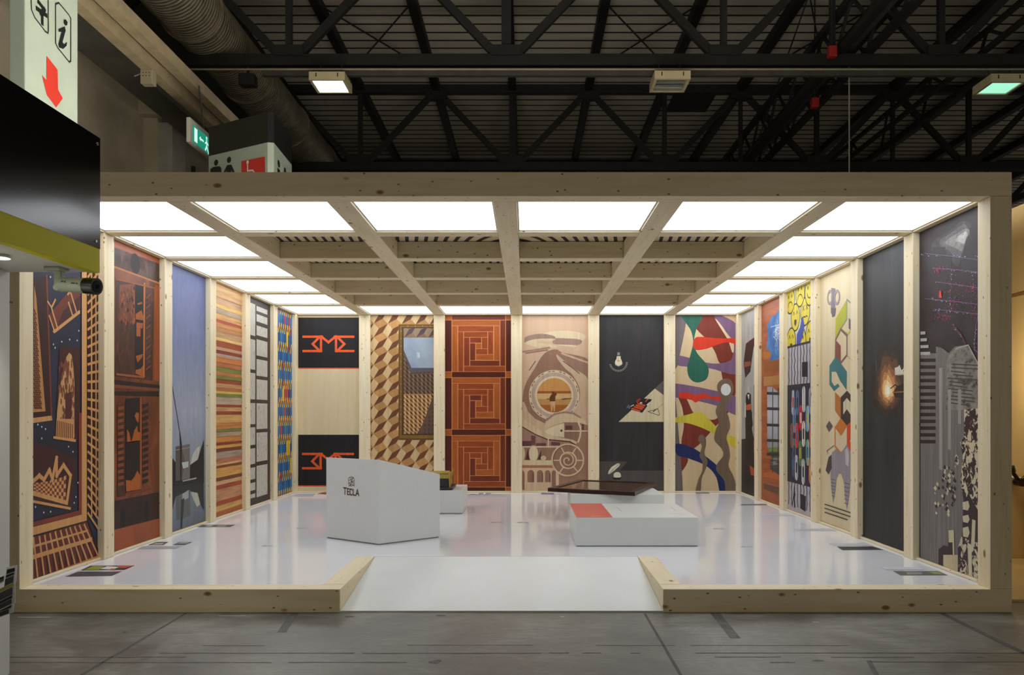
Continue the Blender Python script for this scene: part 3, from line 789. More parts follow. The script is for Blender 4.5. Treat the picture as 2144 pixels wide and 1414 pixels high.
class Panel:
    """a board in a bay; its picture is drawn in the board's own (u, v) metres, u to the right as seen, v up from the floor"""
    def __init__(s, side, i, label, base=None):
        s.side = side
        if side == 'L':
            s.o = Vector((-XP, 0, 0)); s.u = Vector((0, 1, 0)); a = WF + i * PIT + .001; b_ = (WF + (i + 1) * PIT - BW - .001) if i < 5 else 7.399
        elif side == 'R':
            s.o = Vector((XP, 0, 0)); s.u = Vector((0, -1, 0)); b_ = -(WF + i * PIT + .001); a = -((WF + (i + 1) * PIT - BW - .001) if i < 5 else 7.399)
        else:
            s.o = Vector((0, YPN, 0)); s.u = Vector((1, 0, 0)); a, b_ = xs[2 * i] + .001, xs[2 * i + 1] - .001
        s.vv = Vector((0, 0, 1)); s.n = s.u.cross(s.vv)
        s.r = (a, HP + .0225, b_, HC - .002)
        s.u0, s.u1, s.v0, s.v1 = a, b_, HP + .0225, HC - .002
        s.layer = 1; s.off = .0006
        loc = s.o + s.u * ((a + b_) / 2) - s.n * .015; loc.z = HP + .0225
        s.t = thing('art_panel', label, 'art panel', loc, 'printed wall panels')
        c = [(a, s.v0), (b_, s.v0), (b_, s.v1), (a, s.v1)]
        f = [s.at(*p, 0) for p in c]; k = [s.at(*p, -.03) for p in c]
        MB().add(f + k, [(0, 1, 2, 3), (7, 6, 5, 4), (0, 4, 5, 1), (1, 5, 6, 2), (2, 6, 7, 3), (3, 7, 4, 0)], base or PLYW).build('board', s.t)
        s.mb = MB()
    def at(s, u, v, off): return s.o + s.u * u + s.vv * v + s.n * off
    def uv(s, px, py):
        r = ray(px, py); k = (s.o - CAM).dot(s.n) / r.dot(s.n); q = CAM + r * k - s.o
        return (q.dot(s.u), q.z)
    def crop(s, x0, y0, sc): s.c = (x0, y0, sc); return s
    def P(s, pts): return [s.uv(s.c[0] + a / s.c[2], s.c[1] + b_ / s.c[2]) for a, b_ in pts]
    def raw(s, polys, c, up=True):
        m = c if not isinstance(c, tuple) else mat_print(c)
        if up: s.off += .00012
        for pts in polys:
            q = clip_poly(list(pts), s.r)
            if q:
                s.off += 6e-6
                frame_mesh(s.mb, [q], s.o, s.u, s.vv, s.off, m)
        return s
    def poly(s, pts, c, up=True): return s.raw([s.P(pts)], c, up)
    def blob(s, pts, c, up=True): return s.raw([s.P(smooth(pts))], c, up)
    def line(s, pts, w, c, up=True, closed=False): return s.raw(stroke2(s.P(pts), w, closed), c, up)
    def rect(s, u0, v0, u1, v1, c, up=True): return s.raw([[(u0, v0), (u1, v0), (u1, v1), (u0, v1)]], c, up)
    def fill(s, c): return s.rect(s.u0, s.v0, s.u1, s.v1, c)
    def disc(s, p, r, c, ry=None, up=True, n=24):
        q = s.P([p])[0]; return s.raw([disc2(q[0], q[1], r, ry, n)], c, up)
    def ring(s, p, r, w, c, up=True, n=40):
        q = s.P([p])[0]; d = disc2(q[0], q[1], r, None, n); return s.raw(stroke2(d, w, True), c, up)
    def done(s):
        if s.mb.f: s.mb.build('print', s.t)

TAN, TAN2 = (205, 150, 92), (190, 132, 78)
# --- left wall, nearest: inlay of floating towers
p = Panel('L', 0, 'dark blue and brown inlay panel of floating towers, nearest on the left wall', mat_print((40, 42, 56)))
p.crop(60, 540, 3.925)
p.fill(mat_noisy('night_blue', 1.5, [(.3, (34, 34, 42)), (.7, (48, 52, 74))]))
BR, BR2, RB = (78, 38, 32), (58, 32, 30), (126, 58, 40)
p.poly([(30, 170), (145, 150), (185, 1320), (30, 1350)], BR2)
p.line([(148, 150), (187, 1310)], .02, RB)
p.poly([(45, 230), (62, 330), (137, 1262), (38, 1270)], TAN2)
pat = []
for i in range(46):
    for j in range(5):
        yy = 420 + i * 18
        xx = 41 + j * 13 + (6 if i % 2 else 0)
        if xx < 45 + (yy - 300) * .062: pat += stroke2(p.P([(xx, yy), (xx + 5, yy + 8)]), .012)
p.raw(pat, BR)
p.poly([(30, 1318), (185, 1298), (193, 1336), (30, 1360)], TAN)
p.poly([(160, 470), (330, 270), (425, 280), (425, 430), (205, 605)], (108, 54, 42))
p.poly([(280, 440), (420, 310), (422, 432), (235, 560)], (74, 40, 38))
p.poly([(193, 604), (417, 428), (421, 456), (208, 623)], TAN)
for a in ([(183, 405), (232, 570)], [(168, 480), (205, 592)], [(340, 275), (390, 442)], [(326, 370), (356, 466)], [(155, 362), (185, 408)], [(216, 346), (185, 410)], [(295, 262), (340, 275), (320, 300)]): p.line(a, .018, TAN, False)
p.poly([(250, 740), (300, 730), (420, 745), (420, 1500), (215, 1500)], (66, 34, 32))
p.poly([(330, 780), (350, 800), (364, 890), (374, 1040), (372, 1250), (374, 1480), (390, 1480), (222, 1480), (232, 1260), (255, 1060), (280, 930), (308, 815)], (200, 150, 98))
p.raw([q for i in range(120) for q in [disc2(*p.P([(rg.gauss(310, 30), rg.uniform(850, 1450))])[0], .012, .028, 6)]], (120, 70, 48))
p.poly([(296, 1120), (350, 1100), (348, 1330), (320, 1350), (308, 1400), (292, 1340), (300, 1250)], (84, 44, 36))
p.crop(60, 880, 4.04)
p.poly([(232, -10), (380, -10), (378, 165), (224, 142)], (196, 142, 88))
for i in range(9): p.line([(240 + i * 16, 10 + i * 4), (236 + i * 16, 142 + i * 2)], .014, (120, 66, 46), i == 0)
p.poly([(205, 136), (396, 163), (394, 186), (203, 156)], TAN)
p.poly([(30, 190), (180, 230), (405, 330), (358, 745), (30, 690)], (66, 34, 32))
for i in range(14):
    for k in range(6):
        def bl(s_, t_):
            a = (38 + s_ * 275, 530 - 62 * s_ ** 2 - (22 if .5 < s_ < .62 else 0)); b_ = (38 + s_ * 268, 612 + s_ * 70)
            return (a[0] + (b_[0] - a[0]) * t_, a[1] + (b_[1] - a[1]) * t_)
        p.poly([bl(i / 14, k / 6), bl((i + 1) / 14, k / 6), bl((i + 1) / 14, (k + 1) / 6), bl(i / 14, (k + 1) / 6)], TAN if (i + k) % 2 else (118, 58, 42), i + k == 0)
p.line([(30, 520), (85, 470), (125, 505), (170, 422), (196, 500), (231, 322), (232, 470), (290, 380), (350, 470), (318, 700), (30, 618)], .035, TAN)
p.poly([(30, 676), (352, 738), (350, 760), (30, 700)], TAN)
p.poly([(30, 862), (418, 765), (418, -60), (445, -60), (445, 803), (30, 900)], RB)
p.poly([(30, 905), (444, 800), (444, -1500), (486, -1500), (486, 850), (30, 975)], TAN)
p.poly([(30, 975), (486, 850), (486, -1500), (496, -1500), (500, 850), (590, 1110), (590, 1170), (500, 870), (30, 992)], (44, 24, 24))
p.poly([(30, 992), (488, 862), (586, 1140), (586, 1160), (30, 1385)], (104, 46, 34))
for i in range(11):
    p.poly([(40 + 50 * i, 1165 - 15 * i), (66 + 50 * i, 1157 - 15 * i), (66 + 50 * i, 1330 - 19 * i), (52 + 50 * i, 1338 - 19 * i)], (62, 28, 28), i == 0)
for (a, b_) in (((35, 1000), (70, 1330)), ((85, 990), (125, 1315)), ((130, 980), (180, 1292)), ((175, 965), (235, 1272)), ((220, 950), (285, 1252)), ((265, 940), (335, 1228)), ((310, 928), (385, 1210)), ((345, 915), (435, 1195)), ((385, 905), (485, 1178)), ((425, 895), (532, 1162)), ((465, 885), (580, 1145))):
    p.line([a, b_], .020, TAN, a[0] == 35)
p.line([(30, 1070), (492, 935)], .018, TAN)
p.line([(30, 1160), (522, 1010)], .035, TAN)
p.poly([(30, 1350), (586, 1146), (586, 1172), (30, 1400)], (214, 148, 78))
p.crop(60, 540, 3.925)
p.poly([(480, -300), (600, -300), (600, 2230), (575, 2150), (486, 1960)], (54, 28, 28))
for i in range(36):
    yl = -420 + 72 * i
    p.line([(482, yl), (590, yl + (yl - 1060) * .16)], .022, TAN, i == 0)
for x in (511, 545): p.line([(x, -300), (x + (0 if x < 530 else 4), 2120)], .022, TAN, False)
stars = p.P([(172, 158), (405, 600), (392, 680), (330, 672), (265, 690), (196, 712), (210, 740), (100, 1390)])
p.crop(60, 880, 4.04)
stars += p.P([(70, 38), (135, 76), (103, 155), (330, 225), (368, 268), (410, 530), (393, 650), (378, 700), (120, 782), (178, 775), (50, 735)])
p.raw([disc2(a, b_, .008, .008, 6) for a, b_ in stars], (225, 228, 235))
p.done()

# --- left wall, second: carved cabinet
DKW = mat_noisy('carved_dark', 6, [(.3, (34, 24, 20)), (.5, (66, 38, 26)), (.72, (108, 58, 34))], (1, 1, .6), 8, .4, dist=1.2)
MDW = mat_noisy('carved_mid', 5, [(.3, (72, 38, 24)), (.5, (112, 58, 32)), (.75, (150, 78, 42))], (1, 1, .35), 7, .4, dist=.8)
ORW = mat_noisy('carved_orange', 3, [(.3, (138, 70, 36)), (.7, (168, 86, 46))], (1, 1, .4), 5, .4)
p = Panel('L', 1, 'panel printed with a dark carved wooden cabinet, second on the left wall', MDW)
p.crop(220, 490, 3.93)
p.fill(MDW)
p.poly([(60, 20), (460, 190), (460, 250), (60, 100)], ORW)
p.poly([(60, 108), (460, 255), (460, 410), (60, 262)], DKW)
for a in ([(100, 170), (130, 180), (130, 240), (100, 228)], [(160, 180), (210, 200), (210, 250), (160, 235)], [(285, 225), (330, 245), (330, 305), (285, 290)]): p.poly(a, (74, 50, 48), False)
p.disc((248, 245), .1, (46, 32, 34))
p.line([(60, 265), (460, 412)], .018, (172, 112, 62))
p.poly([(85, 370), (405, 445), (395, 1210), (80, 1170)], DKW)
p.poly([(118, 420), (245, 410), (245, 740), (110, 720)], MDW)
for i in range(44):
    a = rg.uniform(125, 235); b_ = rg.uniform(440, 735)
    p.poly([(a, b_), (a + 8, b_ - 20), (a + 14, b_ + 4), (a + 5, b_ + 22)], rg.choice([(44, 28, 26), (150, 84, 48), (96, 54, 36)]), i == 0)
p.poly([(248, 415), (316, 425), (316, 1178), (245, 1155)], (30, 24, 26))
ORG = (160, 88, 42)
for a in ([(250, 660), (298, 628), (314, 680), (314, 712), (250, 702)], [(256, 728), (312, 735), (305, 780), (290, 775), (290, 846), (256, 842)], [(250, 1005), (312, 988), (300, 1020), (266, 1060)], [(250, 1120), (290, 1110), (314, 1080), (316, 1176), (248, 1150)], [(262, 572), (300, 560), (304, 575), (270, 585)]): p.poly(a, ORG, False)
p.poly([(316, 400), (328, 402), (323, 1182), (312, 1180)], (196, 112, 48))
for i in range(16):
    y = 480 + i * 42
    p.poly([(334, y), (372, y - 32), (374, y - 18), (336, y + 14)], (126, 70, 42) if i % 2 else (84, 58, 66), i == 0)
p.poly([(408, 420), (450, 428), (446, 1215), (400, 1205)], (150, 74, 36))
p.line([(85, 372), (405, 446), (392, 1200)], .014, (150, 88, 48))
p.line([(95, 1155), (312, 1180)], .02, (150, 88, 48))
p.poly([(60, 1200), (450, 1245), (450, 1275), (60, 1255)], (40, 24, 20))
p.line([(60, 1252), (450, 1285)], .03, (120, 62, 34))
p.crop(220, 820, 3.93)
p.poly([(60, 0), (440, 0), (440, 40), (60, 30)], (40, 24, 20))
p.poly([(165, 60), (286, 50), (286, 800), (165, 835)], (32, 24, 22))
p.poly([(98, 110), (160, 100), (160, 860), (98, 870)], DKW)
for i in range(13):
    y = 130 + i * 52
    p.poly([(102, y), (150, y - 12), (152, y + 16), (104, y + 26)], (132, 70, 38), i == 0)
    p.poly([(302, y - 20), (352, y - 36), (354, y - 10), (304, y + 10)], (44, 30, 26), False)
for a in ([(178, 310), (196, 340), (212, 422), (238, 320), (262, 280), (266, 330), (288, 340), (288, 402), (178, 416)], [(168, 730), (215, 735), (240, 700), (262, 650), (288, 700), (288, 804), (172, 824)], [(240, 200), (256, 170), (276, 180), (272, 260), (255, 240)]): p.poly(a, (168, 88, 34), False)
p.poly([(284, 48), (298, 48), (298, 806), (284, 806)], (154, 80, 38))
p.poly([(165, 838), (375, 790), (375, 812), (165, 862)], (120, 62, 36))
p.poly([(60, 905), (440, 830), (440, 1055), (60, 1145)], mat_noisy('carved_base', 5, [(.3, (36, 24, 22)), (.7, (62, 38, 30))]))
p.disc((140, 1060), .05, (28, 20, 20), .12); p.disc((338, 990), .05, (28, 20, 20), .12, False)
p.poly([(60, 1142), (445, 1045), (445, 1200), (60, 1340)], ORW)
p.done()

# --- left wall, third: sky and mirrored tower
p = Panel('L', 2, 'panel printed with a pale blue sky and a grey tower mirrored in water', mat_print((140, 150, 178)))
p.fill(mat_vgrad('sky_print', 0, 2.9, [(0, (106, 118, 128)), (.2, (138, 148, 160)), (.45, (166, 174, 190)), (.7, (128, 138, 172)), (1, (98, 106, 148))], .22, 4))
p.crop(340, 820, 4.71)
p.poly([(275, 725), (300, 620), (335, 560), (370, 535), (350, 675)], (190, 190, 182))
p.poly([(60, 560), (100, 660), (130, 700), (130, 900), (60, 910)], (32, 31, 30))
p.poly([(410, 470), (410, 850), (268, 885), (272, 725), (348, 672), (380, 560)], (32, 31, 30))
p.poly([(128, 545), (270, 518), (270, 872), (130, 892)], (112, 106, 100))
p.poly([(128, 545), (185, 534), (222, 690), (190, 890), (130, 892)], (88, 82, 78))
p.poly([(128, 575), (270, 548), (270, 556), (128, 583)], (150, 144, 136), False)
p.poly([(190, 702), (255, 690), (255, 745), (204, 762)], (184, 190, 192))
p.poly([(60, 895), (410, 838), (410, 905), (260, 930), (60, 985)], (36, 36, 38))
p.poly([(195, 880), (335, 848), (332, 862), (200, 890)], (170, 172, 168))
p.poly([(60, 960), (130, 940), (405, 890), (408, 1175), (372, 1112), (345, 1000), (272, 985), (130, 1040), (82, 1225), (60, 1240)], (44, 48, 50))
p.poly([(130, 1040), (272, 968), (276, 1225), (136, 1275)], (94, 100, 98))
p.poly([(195, 1012), (256, 972), (256, 1052), (196, 1080)], (158, 166, 164))
p.poly([(277, 990), (345, 1002), (372, 1112), (340, 1142), (300, 1060)], (184, 186, 168))
p.poly([(166, 400), (174, 400), (190, 520), (186, 900), (176, 900), (172, 560)], (34, 34, 36))
p.poly([(182, 1070), (215, 1050), (192, 1355), (176, 1350)], (50, 56, 58))
p.line([(170, 402), (104, 0), (72, -210)], .018, (54, 56, 62))
p.done()

# --- left wall, fourth: stacked coloured planks (each plank its own piece)
p = Panel('L', 3, 'panel of thin horizontal planks in orange, red and green tones')
p.crop(440, 580, 2.77)
ST = [(40, (205, 165, 110)), (75, (196, 152, 104)), (110, (188, 150, 112)), (150, (222, 182, 102)), (172, (182, 160, 132)), (205, (215, 160, 100)), (240, (172, 80, 55)), (258, (202, 142, 85)), (285, (190, 132, 84)), (310, (190, 150, 105)), (345, (226, 186, 112)), (365, (162, 75, 45)), (400, (190, 150, 110)), (420, (142, 60, 45)), (440, (175, 150, 130)), (460, (196, 120, 60)), (492, (182, 112, 66)), (520, (124, 130, 58)), (545, (190, 122, 66)), (570, (120, 126, 55)), (590, (150, 75, 45)), (615, (196, 142, 92)), (640, (176, 110, 62)), (660, (215, 180, 90)), (675, (124, 130, 58)), (695, (180, 156, 130)), (740, (150, 65, 40)), (755, (200, 150, 100)), (780, (150, 65, 40)), (800, (206, 160, 95)), (850, (190, 125, 65)), (885, (120, 120, 60)), (905, (180, 150, 120)), (930, (200, 132, 66)), (965, (132, 60, 36)), (980, (210, 150, 75)), (1000, (122, 66, 36)), (1020, (166, 142, 126)), (1060, (182, 112, 82)), (1085, (205, 160, 110)), (1100, (130, 70, 35)), (1115, (206, 152, 82)), (1170, (110, 65, 40)), (1190, (200, 156, 110)), (1215, (160, 70, 45)), (1240, (186, 132, 92)), (1310, (165, 75, 45)), (1335, (206, 160, 90)), (1370, (172, 96, 46)), (1400, None)]
def plank_mat(c):
    return mat_noisy('plank_%d_%d_%d' % c, 3.0, [(.28, tuple(int(x * .80) for x in c)), (.5, c), (.74, tuple(min(255, int(x * 1.10)) for x in c))], (9, .7, 14), 6, .55)
for (y0, c), (y1, _) in zip(ST, ST[1:]):
    v1 = min(p.v1, p.P([(25, y0)])[0][1]); v0 = max(p.v0, p.P([(25, y1)])[0][1])
    if y0 == 40: v1 = p.v1
    if y1 == 1400: v0 = p.v0
    th = rg.uniform(.003, .009)
    a, b_ = p.at(p.u0 + .001, v0 + .001, .0), p.at(p.u1 - .001, v1 - .001, th)
    MB().box(tuple(min(i, j) for i, j in zip(a, b_)), tuple(max(i, j) for i, j in zip(a, b_)), plank_mat(c)).build('plank', p.t)
p.done()

# --- left wall, fifth: dark grid with drawn fields
p = Panel('L', 4, 'dark brown grid panel with pale line-drawn fields on the left wall', mat_print((62, 52, 46)))
p.crop(500, 600, 2.943)
p.fill((62, 52, 46))
FIELD = mat_noisy('line_fields', 9, [(.40, (184, 180, 166)), (.49, (196, 192, 178)), (.5, (128, 124, 116)), (.52, (194, 190, 176)), (.62, (190, 186, 172)), (.635, (132, 128, 120)), (.655, (190, 186, 172))], (1, 1, .25), 2, .5, dist=1.0)
uL0 = p.P([(57, 700)])[0][0]; uM0, uM1 = p.P([(101, 700)])[0][0], p.P([(109, 700)])[0][0]; uR1 = p.P([(176, 700)])[0][0]
for y0, y1 in ((95, 295), (320, 508), (530, 695), (718, 850), (870, 980), (1002, 1100), (1122, 1195), (1217, 1265), (1287, 1312)):
    p.rect(p.u0 + .01, p.P([(60, y1)])[0][1], uM0, p.P([(60, y0)])[0][1], FIELD, y0 == 95)
for y0, y1 in ((120, 150), (170, 215), (240, 300), (325, 425), (447, 550), (572, 697), (720, 880), (902, 1082), (1107, 1300)):
    p.rect(uM1, p.P([(110, y1)])[0][1], uR1, p.P([(110, y0)])[0][1], FIELD, False)
p.done()

# --- left wall, sixth: coloured sticks
p = Panel('L', 5, 'panel of bright blue, yellow and red upright sticks at the back left corner', mat_print((62, 54, 84)))
p.fill((66, 56, 88))
H_ = (p.v1 - p.v0); NC, NR = 9, 10
cw = (p.u1 - p.u0) / NC; rh = H_ / NR
BL, YE, RE = [(34, 108, 160), (30, 92, 140), (44, 124, 170)], (226, 192, 40), (186, 60, 74)
p.layer += 1
for r in range(NR):
    for c in range(NC):
        k = rg.random()
        col = BL[(r + c) % 3] if k < .74 else (YE if k < .84 else (RE if k < .95 else (70, 60, 100)))
        u = p.u0 + c * cw; v = p.v0 + r * rh
        p.rect(u + .08 * cw, v + .10 * rh, u + .86 * cw, v + .92 * rh, col, False)
p.layer += 1
for r in range(NR + 1):
    for c in range(NC):
        u = p.u0 + c * cw; v = p.v0 + r * rh
        p.raw(stroke2([(u + .18 * cw, v - .20 * rh), (u + .62 * cw, v + .22 * rh)], .034), YE if rg.random() < .8 else (206, 70, 50), False)
        if rg.random() < .5: p.raw(stroke2([(u + .5 * cw, v - .02 * rh), (u + .95 * cw, v + .14 * rh)], .02), (214, 120, 50), False)
p.done()

# --- back wall 1: lettering boards (the coded square between them is left plain)
p = Panel('B', 0, 'panel with two black fields carrying an orange angular logo, back wall left')
p.crop(600, 640, 3.535)
OR, BK = (226, 92, 46), (34, 32, 34)
for dx_, dy_, hh in ((0, 0, 385), (-3, 868, 388)):
    p.poly([(88 + dx_, 94 + dy_), (546 + dx_, 94 + dy_), (546 + dx_, 98 + hh - 14 + dy_), (88 + dx_, 98 + hh - 14 + dy_)], OR)
    p.poly([(82 + dx_, 89 + dy_), (540 + dx_, 89 + dy_), (540 + dx_, 90 + hh - 14 + dy_), (82 + dx_, 90 + hh - 14 + dy_)], BK)
    q = lambda a: [(x + dx_, y + dy_ + (0 if dy_ == 0 else 0)) for x, y in a]
    for a in ([(126, 231), (262, 231)], [(126, 337), (256, 337)], [(246, 231), (193, 285), (246, 337)], [(255, 231), (255, 337)], [(258, 231), (310, 272), (362, 231)], [(366, 231), (366, 337)], [(358, 231), (494, 231)], [(366, 337), (494, 337)], [(374, 231), (428, 285), (374, 337)]):
        p.line(q(a), .038, OR, a[0] == (126, 231))
    p.done(); p.mb = MB()

# --- back wall 2: tumbling blocks with a window
p = Panel('B', 1, 'panel of brown tumbling cube pattern with a framed window view', mat_print((206, 176, 126)))
p.crop(770, 660, 8.32)
def draw_cubes(org, sc, area, cl, cm, cd, flip=1):
    """rhombille pattern: light ground, middle and dark rhombi"""
    e1, e2, e3 = [(a * sc * flip, b_ * sc) for a, b_ in ((87, -150), (157, -84), (86, 90))]
    T1 = (e2[0] + e3[0], e2[1] + e3[1]); T2 = (e3[0] - e1[0], e3[1] - e1[1])
    par = lambda q, a, b_: [q, (q[0] + a[0], q[1] + a[1]), (q[0] + a[0] + b_[0], q[1] + a[1] + b_[1]), (q[0] + b_[0], q[1] + b_[1])]
    x0, y0, x1, y1 = area
    p.poly([(x0, y0), (x1, y0), (x1, y1), (x0, y1)], cl)
    for key, c in ((0, cm), (1, cd)):
        p.raw([], c)
        for i in range(-30, 40):
            for j in range(-30, 40):
                q = (org[0] + i * T1[0] + j * T2[0], org[1] + i * T1[1] + j * T2[1])
                if not (x0 - 300 * sc < q[0] < x1 + 300 * sc and y0 - 300 * sc < q[1] < y1 + 300 * sc): continue
                pts = clip_poly(par(q, e1, e2) if key else par(q, e2, e3), area)
                if pts: p.poly(pts, c if (i * 7 + j * 3) % 4 else tuple(min(255, int(x * 1.07)) for x in c), False)
draw_cubes((105, 385), 1.0, (20, -20, 1230, 3300), (208, 178, 130), (178, 134, 82), (108, 66, 40))
to8 = lambda x, y: ((x / 3.536 - 30) * 8.32, (y / 3.536 - 20) * 8.32)
(ax0, ay0), (ax1, ay1), (ax2, ay2) = to8(372, 240), to8(620, 655), to8(620, 950)
p.crop(740, 640, 3.536)
p.poly([(334, 140), (620, 140), (620, 996), (334, 996)], (104, 76, 36))
p.poly([(346, 150), (620, 150), (620, 984), (346, 984)], (128, 98, 48))
p.poly([(358, 160), (620, 160), (620, 960), (358, 960)], (88, 62, 34))
p.crop(770, 660, 8.32)
draw_cubes((640, 385), .85, (to8(372, 168)[0], to8(372, 168)[1], ax1, ay0), (146, 124, 100), (128, 104, 80), (84, 68, 74))
draw_cubes((650, 1100), .30, (ax0, ay0, ax1, ay1), (132, 106, 84), (108, 84, 64), (62, 46, 42), -1)
draw_cubes((650, 1100), .30, (ax0, ay1, ax2, ay2), (212, 172, 118), (176, 130, 80), (74, 48, 34), -1)
shade = (to8(500, 655)[0], ay1, ax2, ay2)
p.crop(740, 640, 3.536)
p.poly([(596, 655), (620, 655), (620, 950), (470, 950), (512, 880)], (100, 78, 62))
p.raw([], (90, 70, 56))
for i in range(7):
    for j in range(9):
        x_, y_ = 490 + i * 31, 690 + j * 31
        if x_ + (y_ - 655) * .42 > 612 and x_ < 612: p.poly([(x_, y_), (x_ + 8, y_ + 4), (x_ + 18, y_ + 22), (x_ + 8, y_ + 16)], (62, 46, 42), False)
p.poly([(372, 238), (620, 238), (620, 462), (430, 462), (372, 330)], mat_noisy('window_sky', 2.5, [(.3, (134, 150, 170)), (.7, (166, 178, 188))]))
p.poly([(430, 462), (620, 462), (620, 492), (424, 500), (372, 345), (372, 330)], (92, 86, 96))
p.poly([(468, 345), (490, 350), (494, 385), (474, 392)], (186, 196, 200))
p.layer += 1
for i in range(14): p.disc((352, 190 + i * 56), .008, (186, 158, 84), None, False, 8)
for i in range(4): p.disc((402 + i * 56, 152), .008, (186, 158, 84), None, False, 8)
p.done()

# --- back wall 3: squared spiral marquetry
GROUT = (206, 138, 84)
p = Panel('B', 2, 'panel of three reddish brown squared spiral marquetry blocks', mat_print(GROUT))
p.crop(740, 640, 3.536)
p.fill(GROUT)
PC = [(730, 108, 1085, 148), (1086, 108, 1125, 447), (730, 150, 772, 488), (774, 150, 1038, 192), (1040, 150, 1083, 405), (774, 194, 815, 488), (817, 194, 993, 234), (995, 194, 1036, 360), (817, 236, 860, 447), (862, 236, 948, 275), (950, 236, 993, 318), (862, 278, 904, 405), (906, 278, 948, 318), (906, 320, 993, 360), (906, 362, 1038, 403), (862, 407, 1083, 447), (817, 449, 1125, 488)]
PCOL = ['o', 'd', 'o', 'm', 'o', 'm', 'm', 'm', 'm', 'r', 'm', 'd', 'o', 'm', 'o', 'd', 'm']
def inlay(k, ax):
    c = {'o': (166, 88, 38), 'm': (144, 68, 34), 'r': (128, 56, 32), 'd': (112, 50, 32), 'x': (82, 36, 26)}[k]
    return mat_noisy('inlay_%s_%s' % (k, ax), 3, [(.3, tuple(int(x * .9) for x in c)), (.7, tuple(min(255, int(x * 1.1)) for x in c))], (10, 1, 1) if ax == 'v' else (1, 1, 10), 5, .4)
g_ = 1.6
def piece(x0, y0, x1, y1, k): p.poly([(x0 + g_, y0 + g_), (x1 - g_, y0 + g_), (x1 - g_, y1 - g_), (x0 + g_, y1 - g_)], inlay(k, 'v' if y1 - y0 > x1 - x0 else 'h'), False)
p.layer += 1
for b in range(3):
    dy_ = b * 427
    for (x0, y0, x1, y1), k in zip(PC, PCOL):
        if rg.random() < .15: k = rg.choice('omrd')
        piece(x0, y0 + dy_, x1, y1 + dy_ + 2, k)
    piece(676, 108 + dy_, 728, 490 + dy_, 'x'); piece(1127, 108 + dy_, 1180, 490 + dy_, 'x')
for yy in (490, 917):
    piece(728, yy, 1125, yy + 44, 'x'); piece(676, yy, 728, yy + 44, 'o'); piece(1127, yy, 1180, yy + 44, 'o')
piece(728, 70, 1125, 107, 'd'); piece(676, 70, 728, 107, 'o'); piece(1127, 70, 1180, 107, 'o')
piece(728, 1345, 1125, 1400, 'x'); piece(676, 1345, 728, 1400, 'o'); piece(1127, 1345, 1180, 1400, 'o')
p.done()

# --- back wall 4: roads, round landscape, spiral house
p = Panel('B', 3, 'pinkish wood panel of winding roads, a round landscape and a spiral house')
LT, MV, BRO = (214, 194, 158), (158, 128, 112), (146, 110, 90)
p.crop(1080, 660, 7.44)
p.fill(mat_noisy('pink_wood', 1.5, [(.3, (196, 162, 132)), (.7, (208, 178, 148))], (6, 6, .5)))
p.blob([(450, 280), (600, 252), (800, 245), (980, 270), (1095, 332), (1035, 402), (930, 375), (610, 362), (610, 330), (450, 300)], LT)
p.blob([(605, 360), (930, 372), (1032, 406), (950, 472), (640, 458), (575, 432), (580, 398)], MV)
p.blob([(135, 405), (150, 345), (280, 302), (450, 295), (600, 330), (612, 372), (560, 365), (400, 370), (250, 388), (138, 428)], (152, 126, 108))
p.blob([(138, 428), (250, 386), (400, 368), (605, 372), (580, 395), (465, 416), (430, 388), (380, 392), (330, 432), (410, 440), (640, 474), (655, 492), (600, 508), (412, 486), (410, 522), (380, 520), (300, 495), (160, 450)], (208, 188, 152))
p.blob([(640, 458), (950, 472), (900, 492), (660, 470)], LT)
p.line([(85, 575), (300, 545), (520, 508)], .03, MV); p.line([(160, 595), (490, 545)], .022, BRO)
p.blob([(490, 572), (430, 572), (330, 660), (80, 920), (80, 1250), (125, 1250), (180, 1020), (300, 820), (400, 650)], (200, 172, 142))
p.blob([(650, 535), (730, 585), (1140, 700), (1140, 1040), (1050, 930), (880, 815), (740, 712), (640, 612)], (150, 116, 98))
p.line([(720, 598), (1140, 748)], .03, (196, 170, 138))
p.blob([(640, 540), (500, 562), (400, 650), (300, 820), (180, 1020), (118, 1200), (120, 1420), (320, 1420), (900, 1420), (1000, 1200), (900, 960), (700, 750), (635, 650)], BRO)
p.blob([(636, 650), (662, 632), (880, 820), (1080, 940), (1130, 1060), (1130, 1320), (1080, 1440), (1000, 1440), (1050, 1220), (1040, 1060), (980, 960), (850, 900), (740, 800)], (198, 172, 142))
p.line([(210, 860), (305, 720)], .014, (108, 86, 66), False); p.line([(740, 720), (850, 800), (990, 910)], .014, (108, 86, 66), False)
# lower house
p.crop(1080, 850, 7.44)
p.poly([(60, 290), (500, 470), (760, 240), (1140, 260), (1140, 1400), (60, 1400)], (158, 120, 98))
p.poly([(60, -60), (130, -60), (180, 60), (300, 170), (460, 260), (420, 340), (250, 300), (60, 180)], (200, 172, 140))
p.poly([(140, -60), (215, -60), (260, 60), (380, 170), (480, 215), (450, 275), (300, 200), (190, 90)], BRO)
p.crop(1080, 660, 7.44)
cc = (598, 1250)
for r_, c_ in ((.415, LT), (.375, (186, 160, 140)), (.315, (214, 198, 164)), (.282, (196, 142, 80))): p.disc(cc, r_, c_, None, True, 48)
cu, cv_ = p.P([cc])[0]
dash = []
for i in range(40):
    a = i / 40 * 2 * math.pi
    if i % 3: dash += stroke2([(cu + .395 * math.cos(a), cv_ + .395 * math.sin(a)), (cu + .395 * math.cos(a + .08), cv_ + .395 * math.sin(a + .08))], .012)
p.raw(dash, (92, 80, 66))
